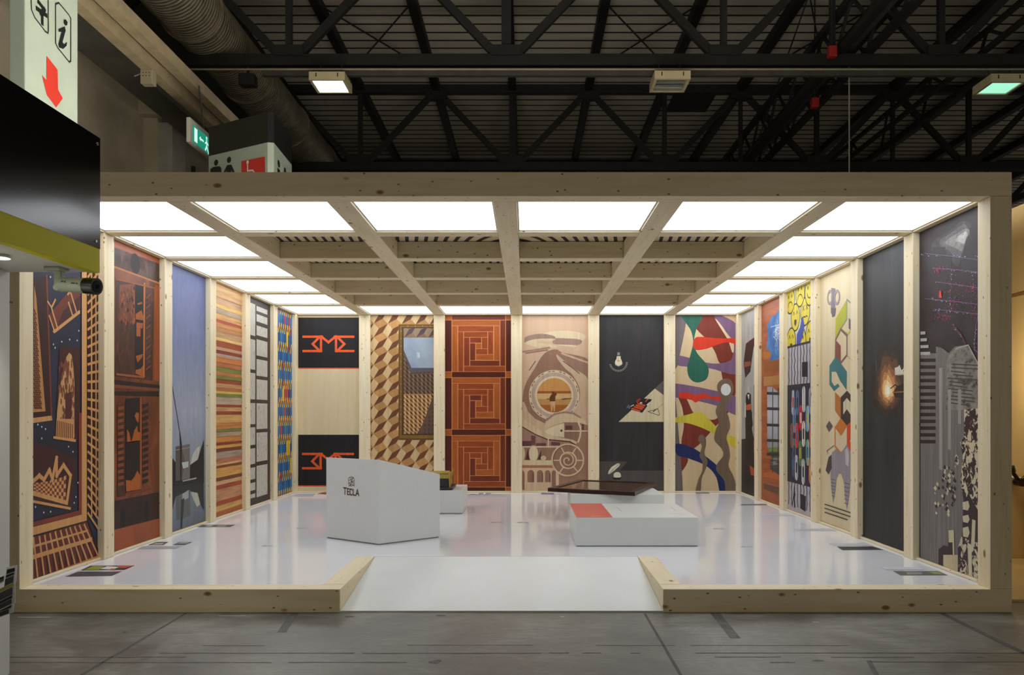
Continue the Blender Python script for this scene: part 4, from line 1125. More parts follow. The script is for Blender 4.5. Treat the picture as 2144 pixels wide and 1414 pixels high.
def chord(y0, y1, c):
    v0 = p.P([(600, y1)])[0][1] - cv_; v1 = p.P([(600, y0)])[0][1] - cv_
    pts = [(cu + math.sqrt(max(0, .28 ** 2 - v * v)) * s_, cv_ + v) for s_, vs in ((1, [v0 + (v1 - v0) * i / 8 for i in range(9)]), (-1, [v1 - (v1 - v0) * i / 8 for i in range(9)])) for v in vs]
    p.raw([pts], c)
chord(1185, 1222, (152, 88, 36)); chord(1222, 1310, (206, 168, 114)); chord(1310, 1400, (186, 138, 80)); chord(1400, 1515, (162, 96, 42))
p.poly([(690, 1312), (760, 1296), (872, 1294), (872, 1304), (740, 1320)], (112, 70, 36)); p.poly([(465, 1314), (500, 1300), (530, 1304), (530, 1316)], (112, 70, 36), False)
p.poly([(526, 1345), (524, 1290), (545, 1245), (565, 1230), (562, 1200), (585, 1188), (603, 1200), (604, 1225), (628, 1205), (640, 1235), (618, 1262), (612, 1345)], (100, 60, 28))
p.poly([(540, 1345), (614, 1345), (606, 1500), (592, 1500), (580, 1390), (566, 1500), (548, 1500)], (206, 166, 118))
p.crop(1080, 850, 7.44)
p.poly([(430, 330), (480, 250), (560, 175), (680, 120), (800, 105), (930, 135), (1030, 200), (1140, 280), (1140, 310), (980, 262), (760, 258), (600, 300), (440, 390)], (208, 182, 146))
p.line([(490, 215), (600, 130), (760, 100), (900, 120), (1000, 180)], .03, MV)
p.poly([(440, 390), (600, 310), (752, 268), (752, 495), (600, 470), (480, 440)], (220, 200, 164))
p.disc((710, 388), .02, (90, 76, 56))
p.poly([(760, 265), (960, 258), (1000, 395), (965, 560), (850, 520), (760, 490)], (142, 108, 88))
p.poly([(772, 308), (882, 308), (882, 372), (772, 372)], (96, 66, 56)); p.poly([(1030, 285), (1062, 290), (1062, 375), (1030, 375)], (96, 66, 56), False)
p.line([(756, 394), (1140, 394)], .018, LT); p.line([(975, 262), (1005, 330), (1010, 400), (1000, 480), (972, 560)], .026, LT, False)
p.poly([(60, 140), (160, 230), (330, 350), (500, 440), (700, 495), (880, 528), (960, 566), (935, 600), (840, 556), (500, 522), (300, 440), (60, 318)], (208, 182, 146))
p.poly([(60, 318), (300, 440), (500, 522), (840, 556), (900, 590), (860, 665), (700, 640), (60, 632)], (164, 126, 108))
p.line([(80, 318), (300, 445), (500, 528)], .016, (80, 46, 46)); p.line([(500, 528), (840, 560), (915, 600), (875, 665)], .02, (86, 54, 50), False)
p.poly([(60, 548), (240, 548), (240, 628), (60, 628)], (98, 64, 62)); p.poly([(240, 462), (306, 470), (304, 612), (240, 612)], (108, 72, 66), False); p.poly([(312, 582), (470, 582), (470, 626), (312, 626)], (104, 68, 66), False); p.poly([(550, 560), (690, 572), (690, 618), (550, 618)], (104, 68, 66), False)
p.line([(506, 500), (506, 640)], .018, LT); p.line([(60, 640), (700, 640)], .024, (212, 186, 150), False)
p.poly([(60, 655), (600, 655), (560, 845), (60, 845)], (150, 112, 92))
p.poly([(150, 840), (190, 660), (215, 840)], (82, 52, 52)); p.poly([(340, 836), (395, 690), (395, 836)], (82, 52, 52), False)
p.disc((95, 750), .05, (216, 200, 160), .13); p.disc((275, 748), .075, (216, 200, 160), .13, False); p.disc((430, 815), .045, (210, 186, 150), .04, False)
p.poly([(60, 848), (570, 848), (570, 926), (60, 926)], (216, 192, 154))
p.poly([(60, 928), (580, 928), (580, 968), (60, 968)], (170, 112, 86))
p.poly([(60, 968), (640, 968), (680, 1400), (60, 1400)], (210, 182, 146))
def arch(x0, x1, y0, y1): return [(x0, y1), (x1, y1), (x1, y0 + (x1 - x0) / 2)] + [((x0 + x1) / 2 + (x1 - x0) / 2 * math.cos(a), y0 + (x1 - x0) / 2 - (x1 - x0) / 2 * math.sin(a)) for a in [i * math.pi / 10 for i in range(1, 10)]] + [(x0, y0 + (x1 - x0) / 2)]
p.layer += 1
for a in ((180, 286, 1000, 1192), (330, 422, 1002, 1192), (455, 536, 1004, 1190), (560, 625, 1006, 1330), (40, 136, 1006, 1312)): p.poly(arch(*a), (148, 108, 88), False)
p.layer += 1
for x in (262, 408, 524): p.poly([(x, 1040), (x + 16, 1060), (x + 16, 1192), (x, 1192)], (104, 72, 62), False)
for x in (632, 660): p.line([(x, 1050), (x, 1330)], .016, LT, False)
sc_ = (815, 850)
p.disc(sc_, .262, (152, 114, 94), None, True, 48)
su, sv = p.P([sc_])[0]
for a in (-50, 0, 58, 118, 180, 235):
    a = math.radians(a); p.raw(stroke2([(su + .12 * math.cos(a), sv + .12 * math.sin(a)), (su + .25 * math.cos(a), sv + .25 * math.sin(a))], .018), (216, 190, 154), a == math.radians(-50))
p.ring(sc_, .255, .026, (96, 66, 56)); 
q = p.P([sc_])[0]
p.raw(stroke2(disc2(q[0] - .006, q[1] + .006, .258, None, 48), .026, True), (214, 186, 150))
p.disc(sc_, .13, (146, 108, 88), None, True, 32); p.raw(stroke2(disc2(q[0], q[1], .132, None, 36), .022, True), (216, 190, 154))
sp = [(q[0] - .012 + (.02 + .012 * t_) * math.cos(t_), q[1] + (.02 + .012 * t_) * math.sin(t_)) for t_ in [i * .3 for i in range(30)]]
p.raw(stroke2(sp, .02), (208, 178, 142))
p.done()

# --- back wall 5: light bulb
p = Panel('B', 4, 'black panel with a drawn light bulb, white sheet and feather pen', mat_print((48, 46, 46)))
p.fill(mat_noisy('blackboard', 2.0, [(.3, (44, 43, 42)), (.7, (56, 54, 54))], (5, 5, .5)))
p.crop(1250, 720, 7.853)
p.poly([(355, 1286), (950, 738), (1110, 856), (1110, 1286)], (206, 192, 156))
p.poly([(950, 738), (1110, 585), (1110, 856)], (96, 88, 90))
p.poly([(535, 1050), (720, 878), (770, 900), (905, 915), (742, 1138), (570, 1088)], (40, 32, 32))
for a in ([(580, 1068), (700, 1108)], [(620, 1040), (735, 1075)], [(650, 1015), (760, 1048)], [(680, 990), (780, 1018)]): p.line(a, .026, (206, 84, 40), a[0] == (580, 1068))
p.poly([(640, 940), (705, 890), (720, 920), (660, 985)], (156, 46, 40)); p.poly([(700, 985), (745, 985), (740, 960), (710, 962)], (200, 196, 190), False); p.poly([(810, 1005), (860, 960), (880, 965), (830, 1020)], (214, 212, 206), False); p.poly([(790, 950), (830, 905), (845, 912), (800, 960)], (206, 96, 50), False); p.poly([(545, 1030), (600, 1000), (610, 1010), (555, 1040)], (196, 190, 180), False)
p.line([(490, 1050), (520, 1010), (540, 1060), (500, 1050)], .01, (120, 124, 140))
p.line([(835, 1115), (1000, 1070), (1030, 1160), (1015, 1180), (835, 1115)], .009, (70, 62, 52)); p.line([(925, 1115), (985, 1072)], .016, (70, 62, 52), False); p.line([(960, 1095), (1090, 985)], .006, (150, 130, 96), False)
p.poly([(325, 205), (388, 205), (388, 240), (408, 285), (412, 315), (400, 350), (352, 365), (305, 350), (293, 315), (300, 285), (322, 245)], (222, 212, 182))
p.line([(300, 345), (352, 372), (406, 345), (420, 315)], .010, (150, 146, 132)); p.line([(350, 215), (350, 290), (330, 275), (375, 278), (352, 300)], .006, (190, 120, 70), False)
p.poly([(333, 142), (376, 142), (374, 190), (333, 190)], (134, 134, 138))
p.layer += 1
for i in range(18):
    a = math.radians(-165 + i * 9.7); c = p.P([(352, 310)])[0]
    p.raw(stroke2([(c[0] + .125 * math.cos(a), c[1] + .125 * math.sin(a)), (c[0] + .15 * math.cos(a), c[1] + .15 * math.sin(a))], .007), (190, 186, 176), False)
p.line([(705, -370), (690, -100), (688, 400), (702, 640)], .008, (86, 50, 48))
p.crop(1060, 640, 3.536)
p.poly([(670, 1155), (898, 1155), (838, 1222), (1180, 1222), (1180, 1420), (670, 1420)], (80, 74, 70))
p.poly([(752, 1252), (758, 1225), (780, 1195), (825, 1168), (842, 1172), (838, 1188), (800, 1222), (765, 1248)], (216, 210, 186)); p.line([(752, 1254), (832, 1176)], .006, (60, 54, 50))
p.poly([(794, 1268), (796, 1245), (812, 1234), (832, 1234), (846, 1245), (850, 1268), (836, 1274), (806, 1274)], (212, 206, 184)); p.poly([(780, 1276), (860, 1276), (836, 1290), (800, 1290)], (44, 40, 38), False)
p.done()

# --- back wall 6: abstract shapes
p = Panel('B', 5, 'pale panel of colourful abstract blobs and bands, back wall right', mat_print((206, 182, 142)))
p.crop(1380, 640, 3.367)
GR, PU, BRN, RD, YL, NV, TP, GN = (112, 102, 100), (122, 92, 122), (122, 52, 38), (208, 58, 32), (204, 188, 62), (36, 46, 92), (118, 100, 80), (42, 98, 78)
p.fill(mat_noisy('pale_ply', 1.2, [(.3, (200, 174, 132)), (.7, (212, 188, 148))], (6, 6, .4)))
p.blob([(440, 440), (540, 460), (542, 600), (490, 750), (400, 850), (250, 1006), (160, 985), (174, 850), (165, 730), (135, 640), (190, 655), (245, 760), (330, 800), (400, 800), (440, 740), (462, 600)], BRN)
p.blob([(285, 70), (400, 70), (470, 190), (525, 345), (500, 390), (430, 408), (395, 330), (345, 250), (255, 150)], BRN)
p.blob([(130, 1058), (205, 1085), (150, 1175)], BRN)
p.blob([(385, 70), (440, 70), (570, 172), (570, 472), (350, 442), (120, 420), (130, 352), (330, 402), (430, 408), (505, 385), (522, 340), (525, 260), (470, 185)], PU)
p.blob([(415, 110), (470, 185), (525, 300), (515, 330), (488, 250), (440, 170), (395, 95)], (214, 194, 158))
p.blob([(95, 548), (570, 652), (570, 774), (470, 742), (400, 705), (190, 656), (95, 640)], PU)
p.blob([(95, 60), (185, 60), (185, 150), (150, 330), (130, 420), (110, 560), (168, 1330), (95, 1330)], GR)
p.blob([(160, 60), (305, 60), (265, 160), (246, 250), (265, 330), (330, 408), (350, 460), (332, 520), (268, 543), (215, 512), (198, 440), (220, 350), (240, 260), (225, 180), (186, 118)], GN)
p.blob([(238, 270), (258, 226), (310, 222), (420, 231), (570, 234), (570, 278), (480, 260), (400, 281), (330, 306), (258, 312)], RD)
p.blob([(145, 614), (212, 614), (250, 630), (312, 620), (370, 642), (428, 640), (428, 669), (340, 655), (290, 666), (256, 684), (225, 665), (150, 652)], RD)
p.blob([(110, 792), (200, 770), (260, 752), (295, 752), (335, 785), (412, 870), (402, 908), (300, 862), (200, 830), (110, 822)], YL)
p.blob([(478, 926), (512, 920), (570, 955), (570, 1022), (478, 966)], YL, False)
p.blob([(120, 976), (230, 1000), (350, 1080), (430, 1152), (480, 1232), (485, 1330), (432, 1330), (402, 1210), (330, 1130), (200, 1076), (126, 1052)], NV)
p.blob([(300, 910), (326, 930), (331, 980), (320, 1040), (341, 1100), (326, 1160), (300, 1222), (290, 1330), (255, 1330), (275, 1230), (302, 1170), (305, 1105), (285, 1060), (300, 990), (276, 950), (282, 920)], TP)
p.blob([(465, 514), (506, 528), (526, 585), (510, 640), (478, 690), (470, 730), (492, 795), (500, 860), (475, 930), (492, 995), (500, 1060), (490, 1130), (522, 1200), (540, 1260), (540, 1330), (475, 1330), (458, 1235), (404, 1165), (410, 1115), (450, 1060), (440, 1010), (390, 950), (398, 880), (420, 820), (398, 750), (415, 695), (440, 655), (410, 595), (416, 545)], TP)
p.disc((470, 593), .082, (216, 218, 216), .098)
p.done()

# --- right wall, sixth (at the back corner): stage figure
p = Panel('R', 5, 'narrow-looking dark panel with a figure in black, at the back right corner', mat_print((150, 146, 138)))
p.crop(1540, 620, 3.214)
p.fill(mat_noisy('grey_plaster', 2.5, [(.3, (142, 138, 130)), (.7, (172, 168, 160))], (3, 3, .8)))
p.poly([(160, 255), (70, 320), (55, 450), (66, 552), (100, 510), (122, 345), (160, 285)], (58, 38, 34)); p.poly([(60, 445), (102, 440), (102, 468), (62, 480)], (140, 70, 40))
p.poly([(160, 330), (122, 345), (118, 600), (160, 640)], (176, 172, 166))
p.poly([(124, 598), (160, 640), (150, 1380), (40, 1340), (40, 965), (72, 960), (76, 760), (112, 780), (112, 900), (124, 960)], (46, 40, 38))
p.poly([(70, 670), (84, 648), (104, 662), (106, 760), (118, 870), (110, 890), (104, 1100), (70, 1110), (66, 800)], (34, 32, 34))
p.disc((87, 630), .05, (196, 176, 160), .05); p.poly([(80, 664), (94, 662), (90, 700)], (214, 210, 204), False); p.poly([(72, 735), (104, 725), (104, 765), (74, 770)], (190, 92, 44), False); p.poly([(64, 720), (70, 720), (70, 820), (62, 810)], (214, 212, 208), False)
p.poly([(96, 1140), (145, 1175), (145, 1215), (104, 1206)], (178, 74, 34)); p.poly([(120, 970), (145, 985), (145, 1080), (126, 1070)], (150, 66, 36), False)
p.done()

# --- right wall, fifth: rust and blue ruin
p = Panel('R', 4, 'rust orange panel with a broken blue sky opening and barred window', mat_print((158, 86, 46)))
RUST = mat_noisy('rust_wood', 2.2, [(.3, (134, 70, 38)), (.5, (162, 86, 46)), (.72, (182, 104, 62))], (1, .5, 4), 6, .5, dist=.8)
p.crop(1540, 620, 3.214)
p.fill(RUST)
p.poly([(214, 195), (226, 178), (242, 140), (268, 128), (290, 96), (306, 118), (335, 118), (335, 425), (296, 418), (270, 432), (228, 436), (240, 384), (208, 350), (216, 290)], mat_noisy('ruin_blue', 5, [(.3, (38, 84, 142)), (.55, (64, 116, 172)), (.8, (110, 154, 196))]))
p.layer += 1
for i in range(26): p.line([(rg.gauss(278, 14), rg.gauss(240, 40))] * 1 + [(rg.gauss(280, 14), rg.gauss(250, 40))], .008, (206, 216, 226), False)
p.poly([(190, 440), (335, 425), (335, 500), (190, 520)], (146, 82, 40)); p.poly([(190, 545), (335, 530), (335, 590), (190, 606)], (176, 122, 66)); p.poly([(190, 375), (240, 380), (236, 420), (190, 430)], (176, 108, 44))
p.poly([(214, 612), (248, 612), (300, 660), (318, 720), (322, 1000), (312, 1215), (232, 1165), (246, 1100), (214, 1010)], mat_vgrad('window_haze', .3, 1.9, [(0, (84, 84, 82)), (.35, (150, 152, 156)), (.6, (190, 192, 196)), (1, (138, 140, 146))], .15, 4))
p.poly([(220, 1022), (318, 1018), (318, 1050), (224, 1048)], (116, 132, 64)); p.poly([(224, 1048), (318, 1050), (314, 1090), (244, 1090)], (74, 84, 50)); p.poly([(236, 1100), (316, 1110), (312, 1215), (232, 1165)], (70, 70, 68))
p.layer += 1
for i in range(10): p.poly([(rg.uniform(240, 300), rg.uniform(1105, 1150)) for _ in range(3)], (128, 130, 126), False)
for x in (252, 290): p.line([(x, 625), (x - 2, 1190)], .035, (52, 50, 52), x == 252)
for y in (655, 758, 868, 972, 1065): p.line([(214, y), (322, y + 4)], .04, (52, 50, 52), False)
p.poly([(190, 1190), (260, 1190), (335, 1230), (335, 1250), (190, 1215)], (186, 96, 44)); p.poly([(190, 1260), (335, 1300), (335, 1350), (190, 1300)], (104, 70, 50))
p.done()

# --- right wall, fourth: round faces, bars and decks
p = Panel('R', 3, 'panel with yellow round faces above striped bars and colourful decks', mat_print((190, 186, 178)))
p.crop(1640, 580, 2.828)
p.fill((212, 206, 186))
FY, FI = (214, 194, 52), (54, 52, 34)
faces = [((72, 240), 'grin'), ((130, 205), 'x'), ((192, 215), 'x'), ((42, 140), 'plain'), ((100, 95), 'sad'), ((158, 85), 'smile'), ((162, 345), 'ow'), ((108, 385), 'plain'), ((48, 382), 'ow')]
for c, kind in faces:
    u, v = p.P([c])[0]; R_ = .185
    p.raw([disc2(u, v, R_, None, 32)], FI); p.raw([disc2(u, v, R_ - .02, None, 32)], FY)
    p.layer += 1
    for s in (-1, 1):
        e = (u + s * .065, v + .05)
        if kind == 'x':
            p.raw(stroke2([(e[0] - .03, e[1] - .03), (e[0] + .03, e[1] + .03)], .014) + stroke2([(e[0] - .03, e[1] + .03), (e[0] + .03, e[1] - .03)], .014), FI, False)
        elif kind in ('grin', 'ow'): p.raw(stroke2([(e[0] - .03, e[1] - .01), (e[0], e[1] + .03), (e[0] + .03, e[1] - .01)], .014), FI, False)
        else: p.raw([disc2(e[0], e[1], .018, .026, 10)], FI, False)
    if kind == 'x': p.raw(stroke2([(u - .08, v - .07), (u - .04, v - .06), (u, v - .07), (u + .04, v - .06), (u + .08, v - .07)], .016), FI, False)
    elif kind in ('grin', 'ow'): p.raw([[(u - .045, v - .03), (u + .045, v - .03), (u + .045, v - .08), (u, v - .12), (u - .045, v - .08)]], FI, False)
    else:
        sg_ = 1 if kind == 'smile' else -1
        p.raw(stroke2([(u + .09 * math.cos(a), v - .05 - sg_ * (.06 * math.sin(a) - .03)) for a in [i * math.pi / 8 for i in range(9)]], .016), FI, False)
p.poly([(112, 235), (100, 300), (82, 340), (80, 400), (100, 400), (118, 350), (126, 290), (118, 240)], (62, 76, 156))
vS, vK, vB = p.P([(50, 415)])[0][1], p.P([(47, 640)])[0][1], p.P([(45, 1215)])[0][1]
p.rect(p.u0, p.v0, p.u1, vS, (178, 172, 172)); p.rect(p.u0, vS - .01, p.u1, vS + .02, (44, 44, 52))
p.rect(p.u0, vB, p.u1, vK, (42, 42, 52))
p.layer += 1
for i in range(9):
    u = p.u0 + .06 + i * .119
    p.raw(stroke2([(u + .015 * math.sin(3 * j + i), vS - .02 + (vK - vS) * j / 6) for j in range(7)], .03), (62, 62, 92), False)
    p.raw(stroke2([(u + .015 * math.sin(3 * j + i), vB + (p.v0 + .08 - vB) * j / 4) for j in range(5)], .03), (62, 62, 92), False)
p.poly([(113, 505), (147, 502), (147, 592), (113, 592)], (28, 27, 30)); p.poly([(106, 1285), (136, 1300), (134, 1392), (104, 1372)], (28, 27, 30), False)
p.poly([(66, 1238), (72, 1250), (70, 1300), (74, 1370), (66, 1366), (62, 1310), (56, 1370), (52, 1350), (62, 1290)], (30, 30, 40), False)
decks = [(123, 725, (206, 206, 206)), (85, 745, (90, 110, 150)), (60, 745, (170, 178, 190)), (163, 735, (160, 160, 172)), (67, 850, (120, 150, 180)), (105, 835, (196, 50, 60)), (145, 840, (140, 180, 200)), (180, 840, (60, 100, 80)), (83, 940, (200, 70, 56)), (122, 930, (214, 208, 196)), (166, 935, (214, 84, 46)), (53, 940, (150, 84, 50)), (67, 1030, (110, 116, 124)), (103, 1045, (96, 140, 80)), (146, 1040, (150, 176, 150)), (120, 1155, (200, 200, 196)), (80, 1130, (186, 186, 190)), (163, 1150, (200, 120, 60)), (60, 1110, (70, 80, 110))]
p.layer += 1
for x, y, c in decks:
    u, v = p.P([(x, y)])[0]; p.raw([rrect2(u - .062, v - .165, u + .062, v + .165, .06)], c, False)
p.layer += 1
for x, y, c in decks:
    u, v = p.P([(x, y)])[0]
    p.raw([rrect2(u - .03, v - .07, u + .03, v + .07, .025)], rg.choice([(226, 220, 208), (40, 44, 60), (206, 180, 60), (180, 60, 60), (60, 110, 150)]), False)
p.layer += 1
for i in range(9):
    u = p.u0 + .06 + i * .119; p.raw(stroke2([(u + .02 * math.sin(2 * j + i), vK + (vB - vK) * j / 8) for j in range(9)], .014), (58, 58, 84), False)
p.done()

# --- right wall, third: hexagon ribbon creature
p = Panel('R', 2, 'pale wood panel with a coloured hexagon ribbon standing on grey spiked legs')
p.crop(1720, 580, 2.62)
GY = (150, 140, 146)
p.poly([(140, 122), (78, 230), (75, 348), (106, 288), (138, 232)], (176, 176, 44))
p.line([(140, 124), (178, 160), (178, 270), (145, 315), (106, 286), (140, 232), (140, 126)], .018, (128, 140, 128))
p.line([(106, 288), (145, 315), (178, 272)], .026, (186, 182, 60), False)
p.poly([(150, 225), (171, 246), (169, 306), (150, 282)], (96, 86, 92))
p.line([(106, 288), (140, 322), (140, 430), (108, 470), (76, 440), (78, 346), (106, 288)], .03, (128, 96, 92)); p.poly([(78, 346), (106, 378), (106, 466), (76, 438)], (134, 78, 68))
p.poly([(80, 436), (108, 476), (140, 520), (138, 622), (104, 572), (80, 520), (56, 520), (56, 575), (72, 600), (90, 585), (100, 600), (70, 628), (44, 592), (44, 488)], (62, 118, 120))
p.line([(140, 430), (180, 470), (160, 560), (178, 620)], .006, (150, 146, 136)); p.poly([(164, 605), (178, 600), (176, 650), (166, 645)], (70, 64, 62))
p.poly([(75, 632), (108, 666), (108, 782), (75, 734)], (182, 112, 54))
p.poly([(141, 624), (176, 664), (176, 782), (141, 818), (107, 782), (107, 660)], (66, 54, 52)); p.poly([(140, 664), (161, 690), (161, 756), (140, 726), (120, 756), (120, 690)], (214, 200, 166))
p.poly([(140, 816), (181, 774), (179, 832), (156, 902), (179, 938), (179, 978), (140, 938)], (208, 72, 38)); p.poly([(106, 774), (141, 816), (108, 872), (74, 826)], (202, 120, 48))
p.line([(75, 826), (75, 930), (108, 970), (140, 932)], .026, (206, 126, 60)); p.poly([(44, 790), (63, 820), (43, 852), (25, 820)], (98, 88, 88))
p.poly([(58, 965), (80, 945), (108, 968), (140, 918), (172, 985), (170, 1080), (158, 1140), (152, 1200), (140, 1278), (128, 1200), (124, 1130), (110, 1082), (94, 1080), (82, 1110), (78, 1170), (65, 1242), (54, 1160), (50, 1090), (56, 1000)], GY)
p.poly([(130, 950), (142, 935), (152, 980), (148, 1040), (134, 1030)], (196, 188, 184)); p.poly([(24, 1062), (40, 990), (56, 975), (58, 1050), (40, 1084)], (74, 68, 70), False)
p.layer += 1
for i in range(6): p.line([(127, 1130 + i * 22), (156 - i * 2, 1138 + i * 22)], .008, (88, 82, 86), False); p.line([(54 + i, 1110 + i * 18), (78 - i, 1116 + i * 18)], .008, (88, 82, 86), False)
p.line([(36, 970), (30, 955), (50, 940), (70, 925)], .012, (120, 112, 114), False); p.poly([(165, 1095), (178, 1090), (178, 1150), (165, 1155)], (120, 108, 124), False)
p.poly([(55, 60), (76, 64), (74, 130), (76, 190), (64, 220), (52, 196), (54, 130)], (134, 120, 130)); p.ring((47, 112), .07, .03, (150, 140, 146)); p.ring((86, 112), .07, .03, (150, 140, 146), False); p.poly([(52, 170), (80, 172), (74, 214), (60, 220)], (110, 98, 106))
p.layer += 1
for k in range(3):
    x = 20
    while x < 160 - 20 * (k == 2):
        w = rg.uniform(3, 9); yy = 1248 + 22 * k + (x - 20) * .33; p.line([(x, yy), (x + w, yy + w * .33)], .014, (84, 76, 66), False); x += w + 2.2
p.done()

# --- right wall, second: black with fire
p = Panel('R', 1, 'black panel with a glowing fire and car lights, second on the right wall', mat_print((42, 41, 41)))
p.crop(1800, 500, 2.142)
p.fill(mat_noisy('night_black', 1.4, [(.3, (38, 37, 37)), (.7, (56, 56, 57))], (6, 6, .5)))
u, v = p.P([(128, 688)])[0]
for i, (r_, c) in enumerate(((.38, (46, 43, 41)), (.33, (54, 46, 41)), (.28, (72, 54, 42)), (.23, (100, 70, 48)), (.185, (142, 94, 60)), (.145, (190, 132, 80)), (.105, (230, 180, 118)), (.07, (250, 222, 170)), (.04, (255, 246, 220)))):
    n_ = 26; pts = [(u + r_ * (1 + .16 * rg.uniform(-1, 1)) * math.cos(2 * math.pi * k / n_) * 1.1, v + .04 * (9 - i) / 9 + r_ * (1 + .2 * rg.uniform(-1, 1)) * (1.25 if math.sin(2 * math.pi * k / n_) > 0 else .75) * math.sin(2 * math.pi * k / n_)) for k in range(n_)]
    p.raw([smooth(pts, 3)], c)
p.poly([(150, 690), (170, 660), (200, 650), (230, 660), (230, 716), (160, 712)], (44, 38, 34)); p.line([(140, 672), (160, 655), (180, 672)], .012, (40, 34, 30)); p.line([(150, 690), (230, 684)], .012, (150, 100, 60), False)
p.poly([(158, 580), (172, 575), (180, 566), (188, 590), (230, 560), (230, 604), (160, 612)], (206, 200, 190)); p.poly([(195, 576), (230, 570), (230, 596), (197, 598)], (176, 66, 40)); p.line([(196, 586), (230, 582)], .01, (226, 220, 210))
p.line([(170, 612), (215, 608)], .01, (170, 150, 120)); p.line([(75, 545), (76, 600)], .012, (92, 92, 92), False)
p.done()

# --- right wall, nearest: night city and crowd
p = Panel('R', 0, 'panel of a night city, striped facade and crowd, nearest on the right wall', mat_print((54, 46, 48)))
p.crop(1920, 440, 3.533)
p.fill(mat_noisy('night_city', 4, [(.3, (44, 37, 38)), (.7, (66, 56, 58))]))
SMK = [mat_noisy('smoke_%d' % i, 7, [(.3, a), (.7, b_)], dist=1.5) for i, (a, b_) in enumerate((((54, 50, 52), (80, 74, 74)), ((66, 62, 62), (112, 106, 104)), ((98, 94, 92), (150, 144, 140)), ((136, 130, 126), (190, 184, 178))))]
for i, (sc_k, m_) in enumerate(zip((1.0, .78, .55, .3), SMK)):
    cx_, cy_ = 280 + 20 * i, 225 - 8 * i
    p.blob([(cx_ + sc_k * dx_ * rg.uniform(.85, 1.1), cy_ + sc_k * dy_ * rg.uniform(.85, 1.1)) for dx_, dy_ in ((-190, 60), (-150, 0), (-90, -40), (-20, -90), (60, -150), (110, -130), (120, -60), (80, 0), (60, 90), (20, 190), (-30, 150), (-100, 110), (-160, 110))], m_)
p.poly([(30, 330), (118, 320), (118, 272), (210, 275), (212, 335), (255, 338), (258, 450), (30, 450)], (58, 52, 54)); p.poly([(330, 320), (390, 300), (450, 296), (490, 320), (490, 480), (330, 470)], (60, 53, 56), False)
p.layer += 1
for i in range(620):
    if rg.random() < .55:
        ln = rg.choice([(40, 330, 490, 350), (120, 430, 490, 465), (130, 530, 490, 580), (60, 655, 490, 705), (120, 740, 490, 775), (255, 450, 245, 760), (410, 450, 440, 860), (270, 850, 360, 985), (440, 860, 430, 1030)])
        t_ = rg.random(); a = ln[0] + (ln[2] - ln[0]) * t_ + rg.gauss(0, 5); b_ = ln[1] + (ln[3] - ln[1]) * t_ + rg.gauss(0, 4)
        c = rg.choice([(170, 150, 190), (120, 90, 140), (200, 196, 210), (150, 60, 90), (110, 70, 110)])
    else:
        cx_, cy_, sx_, sy_ = rg.choice([(165, 440, 28, 14), (260, 690, 30, 40), (415, 580, 18, 24), (200, 800, 40, 20), (440, 740, 30, 40), (300, 600, 60, 60)])
        a, b_ = rg.gauss(cx_, sx_), rg.gauss(cy_, sy_); c = rg.choice([(176, 56, 80), (206, 60, 60), (150, 60, 110), (120, 80, 130)])
    s_ = rg.uniform(1.6, 5.0); p.poly([(a - s_, b_), (a, b_ - s_), (a + s_, b_), (a, b_ + s_)], c, False)
p.poly([(165, 640), (172, 595), (182, 600), (188, 650), (170, 648)], (216, 70, 44))
p.layer += 1
for a, b_, c_, d_ in ((60, 320, 480, 372), (60, 655, 480, 700), (140, 735, 490, 775), (150, 532, 480, 580), (130, 430, 480, 462)): p.line([(a, b_), ((a + c_) / 2, (b_ + d_) / 2 - 3), (c_, d_)], .005, (122, 96, 128), False)
p.line([(270, 850), (330, 920), (362, 985)], .012, (108, 62, 62), False); p.line([(455, 780), (440, 860), (428, 1030), (450, 1050)], .01, (122, 84, 112), False)
# facade and planks
PLK = mat_noisy('grey_planks', 2.5, [(.3, (98, 92, 88)), (.5, (116, 110, 106)), (.72, (136, 130, 124))], (1, 26, .7), 6, .5)
p.poly([(30, 1060), (145, 1060), (145, 1010), (190, 1020), (240, 1060), (285, 1010), (380, 1000), (455, 1130), (455, 1280), (500, 1300), (500, 2900), (30, 2900)], PLK)
FAC = mat_noisy('facade_grey', 9, [(.38, (66, 62, 58)), (.46, (120, 116, 106)), (.65, (146, 140, 128))], (1, 1, 1.5), 6, .5)
p.poly([(290, 1030), (385, 1002), (458, 1130), (458, 1300), (500, 1300), (500, 1480), (220, 1480), (220, 1120), (250, 1060)], FAC)
p.line([(290, 1028), (330, 1012), (385, 1000), (456, 1135), (456, 1280)], .012, (170, 166, 156))
p.layer += 1
for i in range(12): p.line([(225 + rg.uniform(0, 50), 1140 + i * 26), (360 + rg.uniform(0, 100), 1150 + i * 27)], .010, (74, 70, 66), False)
for x, y0, y1 in ((245, 1350, 1750), (320, 1350, 1560), (180, 1190, 1900)): p.line([(x, y0), (x, y1)], .05, (152, 148, 140), False)
p.layer += 1
for i in range(17):
    y = 912 + i * 50.2
    if i < 4: p.poly([(30, y - 12), (66 + 12 * i, y - 14), (66 + 12 * i, y + 8), (30, y + 10)], (176, 172, 164), False)
    else:
        p.poly([(30, y - 14), (143, y - 14), (143, y + 12), (30, y + 12)], (54, 40, 40), False)
